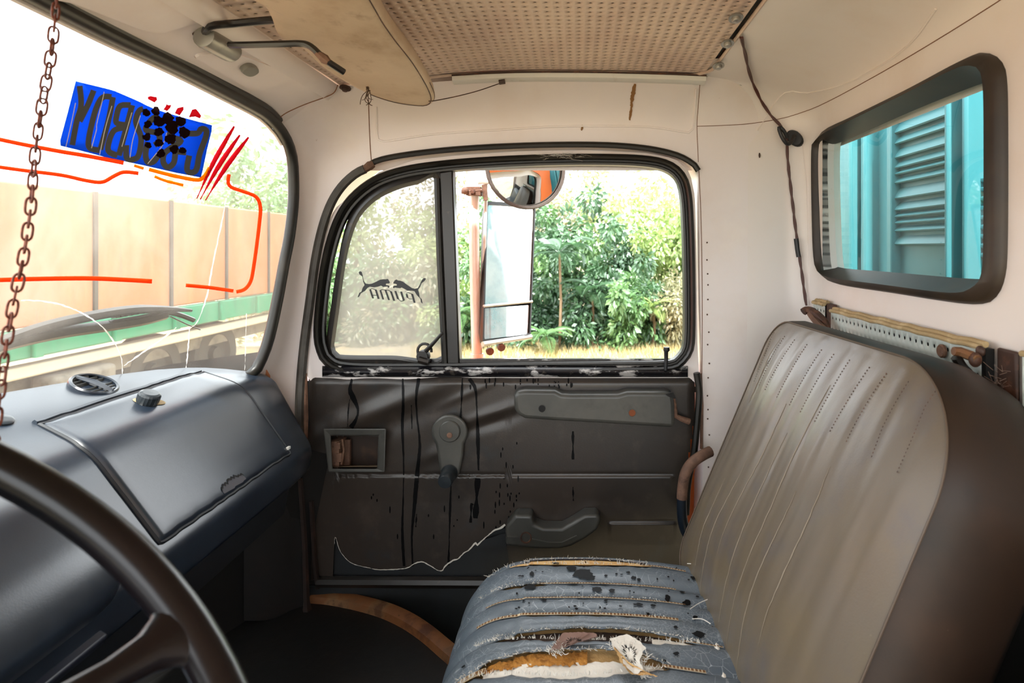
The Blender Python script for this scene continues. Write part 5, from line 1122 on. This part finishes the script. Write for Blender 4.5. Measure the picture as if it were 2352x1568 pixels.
# ------------------------------------------------------------------ outside: teal box body behind the cab
teal = mat('teal_body_paint', '3C8088', .45, layers=[(3, '569498', .45, .75, .7, (1, 1, .4)), (20, '2E707A', .55, .8, .6, (1, 1, .2)), (60, '86B4B4', .68, .8, .5)])
tl = thing('cargo_box', 'teal painted cargo box front wall with louvres behind the rear window', 'cargo box', (.84, 1.2, -1.2))
XT = .82
MB().box((XT+.03, .55, .1), (.04, 2.7, 2.6)).out('front_sheet', teal, tl)
def dX(px): return XT*F/(px-CX)
def strip(px0, px1, name, prot=.03):
    y0, y1 = dX(px0), dX(px1); MB().box((XT-prot/2+.01, (y0+y1)/2, .1), (prot+.02, abs(y0-y1), 2.6)).out(name, teal, tl, bevel=.006)
strip(1978,1992,'corner_post',.05); strip(2000,2010,'corner_post',.03); strip(2204,2215,'door_post',.035); strip(2240,2252,'door_post',.03)
ya, yb = dX(2060), dX(2198); zs = []
for py in (270,305,330,362,385,400,420,455,482,497,512,530,560): zs.append((CY-py)/F*ya)
fr_ = MB()
for y in (ya+.012, yb-.012): fr_.box((XT, y, .08), (.03, .022, .62))
fr_.out('louvre_frame', teal, tl, bevel=.003)
for i, z in enumerate(zs):
    dz = (zs[i-1]-z if i else .05)*.62
    b = MB(); b.loft([[V((XT+.008+dx, y, z+zz)) for dx, zz in ((0,dz),(-.010,dz*.35),(-.014,0),(-.010,-.003),(.004,.002))] for y in (ya+.005, ya+.0, yb, yb-.005)], cap0=True, cap1=True); b.out('louvre_slat', teal, tl, ang=50)
for i in range(9):
    z = (CY-(410+22*i))/F*dX(2270); MB().box((XT+.006, dX(2275), z), (.012, .11, .010)).out('pressed_rib', teal, tl, bevel=.003)
MB().box((2.36, 1.88, -.1), (3.0, .04, 2.6)).out('side_sheet', teal, tl)
# ------------------------------------------------------------------ outside: orange box truck parked across the front
ot = thing('orange_truck', 'faded orange box truck with green lower band parked beyond the windshield', 'truck', (-5.6, 7, -2.1))
fade = mat('faded_orange_panel', 'A2603C', .5, layers=[(1.2, '8E7658', .45, .7, .8, (1, 1, .5)), (2.5, 'A87850', .5, .75, .7, (1, 1, .2)), (6, '6A5A46', .62, .78, .6, (1, 1, .12))])
green = mat('green_rail_paint', '2E7658', .5, layers=[(4, '245444', .5, .75, .7, (1, 1, .3))])
frm = mat('dusty_chassis', '6E665A', .7, layers=[(4, '3A352E', .45, .7, .8)]); tyre = mat('dusty_tyre', '38342E', .85)
for k in range(8):
    y0 = 1.6+1.16*k; MB().box((-5.25, y0+.57, -.07), (.08, 1.135, 1.36)).out('side_panel', fade, ot, bevel=.02)
for k in range(9): MB().box((-5.24, 1.6+1.16*k-.01, -.07), (.10, .045, 1.36)).out('panel_joint', mat('grey_joint', '3E3A34', .8), ot)
MB().box((-6.4, 6.2, -.05), (2.2, 9.2, 1.30)).out('box_core', fade, ot)
MB().box((-5.22, 6.9, -.90), (.10, 7.6, .28)).out('green_rail', green, ot, bevel=.02)
for k in range(8): MB().box((-5.15, 3.6+.95*k, -.90), (.06, .08, .27)).out('rail_post', green, ot)
MB().box((-5.35, 6.8, -1.18), (.16, 7.6, .12)).out('chassis_rail', mat('cream_chassis_rail', 'B8AC98', .6), ot, bevel=.02)
MB().box((-5.7, 6.8, -1.36), (.3, 7.4, .2)).out('chassis_beam', frm, ot)
for y in (4.6, 7.6, 8.9):
    b = MB(); lathe(b, (-5.7, y, -1.62), (1,0,0), [(.0001,-.12),(.48,-.12),(.50,-.08),(.50,.12),(.46,.16),(.30,.16),(.28,.08),(.12,.07),(.10,.14),(.0001,.15)], 28); b.out('wheel', tyre, ot)
MB().box((-5.3, 6.1, -1.45), (.25, .8, .35)).out('fuel_tank', frm, ot, bevel=.05)
MB().loft([[V((x, y, z)) for y, z in ((2.0,-1.35),(4.35,-1.35),(4.42,-1.0),(4.36,.35),(4.1,.55),(2.0,.6))] for x in (-5.2,-4.55,-4.45)], cap0=True, cap1=True).out('cab', orange, ot, bevel=.06)
# ------------------------------------------------------------------ ground, hedge and trees
gm = mat('dry_grass_ground', '968A72', .95, layers=[(1.5, 'B8A070', .4, .7, .8), (6, '6E6844', .5, .75, .7), (.6, '7A6A50', .45, .7, .7)], bump=(14, .5, .03))
gx = MB(); gx.grid([[V((-60+120*i/40, -30+110*j/40, -2.12+.05*math.sin(i*1.3+j))) for i in range(41)] for j in range(41)]); gx.out('ground', gm, kind='structure', ang=180)
def leafmat(name, c, c2):
    q = NT(name); oi = q.new('ShaderNodeObjectInfo'); q.n.remove(q.b)
    cc = q.mix(q.ramp(q.noise(.9, 3), .35, .7), lin(c), lin(c2))
    d = q.new('ShaderNodeBsdfDiffuse'); t = q.new('ShaderNodeBsdfTranslucent'); g = q.new('ShaderNodeBsdfGlossy'); g.inputs['Roughness'].default_value = .45; g.inputs[0].default_value = (.8, .9, .85, 1)
    q.l.new(cc, d.inputs[0]); q.l.new(cc, t.inputs[0]); m = q.new('ShaderNodeMixShader'); m.inputs[0].default_value = .45; q.l.new(d.outputs[0], m.inputs[1]); q.l.new(t.outputs[0], m.inputs[2])
    m2 = q.new('ShaderNodeMixShader'); m2.inputs[0].default_value = .10; q.l.new(m.outputs[0], m2.inputs[1]); q.l.new(g.outputs[0], m2.inputs[2]); q.l.new(m2.outputs[0], q.out.inputs[0]); return q.m
LM = [leafmat('dark_green_leaf', '3C5C3E', '567E52'), leafmat('mid_green_leaf', '5C8450', '86A868'), leafmat('yellow_green_leaf', '98B068', 'BCCA88'), leafmat('olive_dry_leaf', '8A8A68', 'A89C78')]
bark = mat('grey_brown_bark', '6E5A44', .9, layers=[(8, '9A8468', .45, .7, .8, (1, 1, .3))], bump=(20, .5, .01))
def leaf(b, p, d, L, W):
    d = d.normalized(); s = d.cross(V((R.uniform(-1,1), R.uniform(-1,1), R.uniform(-1,1)))).normalized(); up = d.cross(s)
    b.add([p, p+d*L*.45+s*W/2+up*W*.12, p+d*L, p+d*L*.45-s*W/2+up*W*.12, p+d*L*.5], [(0,1,4),(1,2,4),(2,3,4),(3,0,4)])
def foliage_mesh(n, L, W, shape):
    b = MB(); R.seed(n+int(L*1000))
    cl_ = [(V((R.gauss(0,.42), R.gauss(0,.42), R.gauss(0,.42))), R.uniform(.16,.34)) for _ in range(26)]
    for _ in range(n):
        c, r = R.choice(cl_); v_ = V((R.gauss(0,1), R.gauss(0,1), R.gauss(0,1))).normalized()*r*R.uniform(.6,1.05); p = c+v_; p = V((p.x, p.y, p.z*shape)); leaf(b, p, v_+V((R.uniform(-.15,.15), R.uniform(-.15,.15), -.12)), L*R.uniform(.6,1.2), W*R.uniform(.7,1.2))
    me = bpy.data.meshes.new('foliage'); me.from_pydata([tuple(v) for v in b.v], [], b.f); return me
FM = []
for mi in range(4):
    for k in range(4):
        me = foliage_mesh((3400 if k < 2 else 1150)+k, (.15,.14,.13,.12)[mi], (.065,.07,.07,.05)[mi], 1.0); me.materials.append(LM[mi]); FM.append(me)
def plant(name, label, cat, loc, size, mi, trunk=None, group='trees and shrubs along the hedge', lean=0):
    t = thing(name, label, cat, loc, group); R.seed(hash(label) % 1000 if False else int(abs(loc[0]*37+loc[1]*91))+mi)
    z0 = 0
    if trunk:
        h, r = trunk; pts = [V((lean*h*(k/6)**1.5+.10*math.sin(k*1.3+loc[0]), .08*math.cos(k*1.7), h*k/6-.1)) for k in range(7)]; b = MB(); b.tube(pts, [r*(1.25-.11*k) for k in range(7)], 8); o = obj('trunk', b.v, b.f, bark); o.parent = t
        for q in range(4):
            a = R.uniform(0, 6.28); s = pts[3+q % 3]; e = s+V((math.cos(a)*.5, math.sin(a)*.4, .55)); b = MB(); b.tube([s, s.lerp(e, .5)+V((0,0,.05)), e], [r*.45, r*.35, r*.2], 6); o = obj('branch', b.v, b.f, bark); o.parent = t
        z0 = h; cx_ = pts[-1].x
    else: cx_ = 0
    o = bpy.data.objects.new('foliage', FM[mi*4+R.randint(0,1)+(2 if trunk else 0)]); COL.objects.link(o); o.parent = t; o.location = (cx_, 0, z0+size[2]*(.45 if not trunk else .2)); o.scale = size; o.rotation_euler = (0, 0, R.uniform(0, 6.28)); return t
def frondplant(name, label, loc, n, L, mi, hgt=.0):
    t = thing(name, label, 'plant', loc, 'palm-like plants in the hedge'); b = MB(); R.seed(n)
    pts = [V((0,0,0)), V((.0,0,.5)), V((.06,0,1.0))]; arch = []
    for k in range(9): u = k/8; arch.append(V((0, L*(u*.9), L*(.55*u-.75*u*u))))
    for k in range(3, 26):
        u = k/26*8; i = int(u); p = arch[i].lerp(arch[min(8, i+1)], u-i); ll = L*.30*math.sin(PI*min(1, k/26*.9+.1))
        for sd in (-1, 1): b.add([p, p+V((sd*ll*.55, ll*.35+.008, .02)), p+V((sd*ll, ll*.6, -.04*L)), p+V((sd*ll*.5, ll*.30-.035, .01))], [(0,1,2,3)])
    b.tube(arch, [.008]*8+[.002], 4); me = bpy.data.meshes.new('frond'); me.from_pydata([tuple(v) for v in b.v], [], b.f); me.materials.append(LM[mi])
    if hgt: tb = MB(); tb.tube([V((0,0,-.05)), V((.03,0,hgt*.5)), V((0,0,hgt))], [.035,.03,.025], 7); o = obj('stem', tb.v, tb.f, bark); o.parent = t
    for k in range(n):
        o = bpy.data.objects.new('frond', me); COL.objects.link(o); o.parent = t; o.location = (0, 0, hgt); o.rotation_euler = (R.uniform(-.35,.55), 0, 2*PI*k/n+R.uniform(-.2,.2)); o.scale = (1, 1, 1)
    return t
GZ = -2.1
def gxp(px, Y): return (px-CX)/F*Y
kinds = [('dense dark green shrub', 'shrub'), ('leafy mid green shrub', 'shrub'), ('sunlit yellow green shrub', 'shrub'), ('dry olive shrub', 'shrub')]
where = ['left of the mirror pole', 'between pole and tall mirror', 'behind the tall mirror', 'just right of the tall mirror', 'in the window centre', 'right of the window centre', 'just inside the right window edge', 'at the right window edge']
Rp = random.Random(11)
cells = [(1000,0),(1060,1),(1150,2),(1250,3),(1340,4),(1430,5),(1510,6),(1590,7),(1680,7)]
tier = [('low in the hedge', 12.6, .0, (1.15,.8,1.15)), ('higher in the hedge', 13.8, 1.0, (1.3,.9,1.35))]
for ti, (tn_, Y, up_, sz) in enumerate(tier):
    for ci, (px, wi) in enumerate(cells):
        mi = [[1,2,0,0,0,1,0,3,1],[2,1,0,0,1,0,2,1,2]][ti][ci]; y = Y+Rp.uniform(-.5, .6); q = Rp.uniform(.85, 1.15)
        plant('shrub', '%s %s, %s' % (kinds[mi][0], tn_, where[wi] if px < 1650 else 'past the right window edge'), 'shrub', (gxp(px+Rp.uniform(-20, 20), y), y, GZ+up_), (sz[0]*q, sz[1]*q, sz[2]*q), mi, None, 'shrubs in the hedge')
for px in (640, 740, 830, 920):
    plant('shrub', 'blurred pale shrub behind the hazy quarter window at %s' % {640:'its far left', 740:'its left', 830:'its middle', 920:'its right'}[px], 'shrub', (gxp(px, 13.0), 13.0, GZ), (1.4,1,1.7), 1 if px % 40 else 3, None, 'shrubs in the hedge')
for px, Y, h, mi, tx_, ln in ((1010,12.5,2.6,3,'olive tree with climbing leaves left of the mirror pole',0),(1180,13.5,2.8,3,'pale olive tree behind the round mirror',0),(1290,13.2,2.7,3,'thin sunlit tree right of the round mirror',.05),(1400,14.0,3.0,2,'slender bright tree in the window centre',.06),(1500,12.9,2.7,2,'bright tree with a leaning trunk right of the window centre',-.16),(1600,13.5,2.6,2,'bright leafy tree at the right window edge',-.1),(820,13.5,2.6,2,'pale tree behind the hazy quarter window',0),(660,14.5,2.8,1,'pale tree hidden by the front pillar',0)):
    plant('tree', tx_, 'tree', (gxp(px, Y+2.2), Y+2.2, GZ), (1.5,1.2,1.4), mi, (h, .07), 'trees beyond the hedge', ln)
frondplant('palm_plant', 'tall palm-like plant just right of the tall mirror', (gxp(1285, 11.9), 11.9, GZ), 11, .85, 0, 2.0)
frondplant('palm_plant', 'low fan of fronds beside the foot of the tall mirror', (gxp(1252, 11.5), 11.5, GZ+.1), 9, .7, 1, .25)
frondplant('palm_plant', 'broad green fronds in the hedge left of the window centre', (gxp(1360, 12.0), 12.0, GZ), 9, .8, 0, 1.2)
frondplant('palm_plant', 'green fronds left of the white mirror pole', (gxp(1055, 11.5), 11.5, GZ), 9, .65, 1, .8)
frondplant('palm_plant', 'bright fronds at the right of the hedge', (gxp(1500, 12.0), 12.0, GZ), 9, .6, 2, .9)
# trees past the orange truck
for px, Y, tx_ in ((480,17,'pale tree top beyond the orange truck, left one'),(590,20,'pale tree top beyond the orange truck, middle one'),(700,19,'pale tree top beyond the orange truck, right one')):
    plant('tree', tx_, 'tree', (gxp(px, Y), Y, GZ), (2.6,2.2,2.2), 3 if px == 590 else 1, (3.2, .12), 'trees beyond the truck')
# dry grass fringe in front of the hedge
b = MB(); R.seed(5)
for _ in range(9000):
    Y = R.uniform(10.6, 12.4); x = R.uniform(-2.6, 2.4)*Y/9; h = R.uniform(.06, .24); p = V((x, Y, GZ-.02)); d = V((R.uniform(-.1,.1), R.uniform(-.08,.08), h)); b.add([p, p+V((.012,0,0)), p+d], [(0,1,2)])
o = obj('dry_grass', b.v, b.f, leafmat('straw_grass', 'C8B078', 'A89858'), None, False, False); o['kind'] = 'stuff'; o['label'] = 'dry straw-coloured grass fringe along the foot of the hedge'; o['category'] = 'grass'
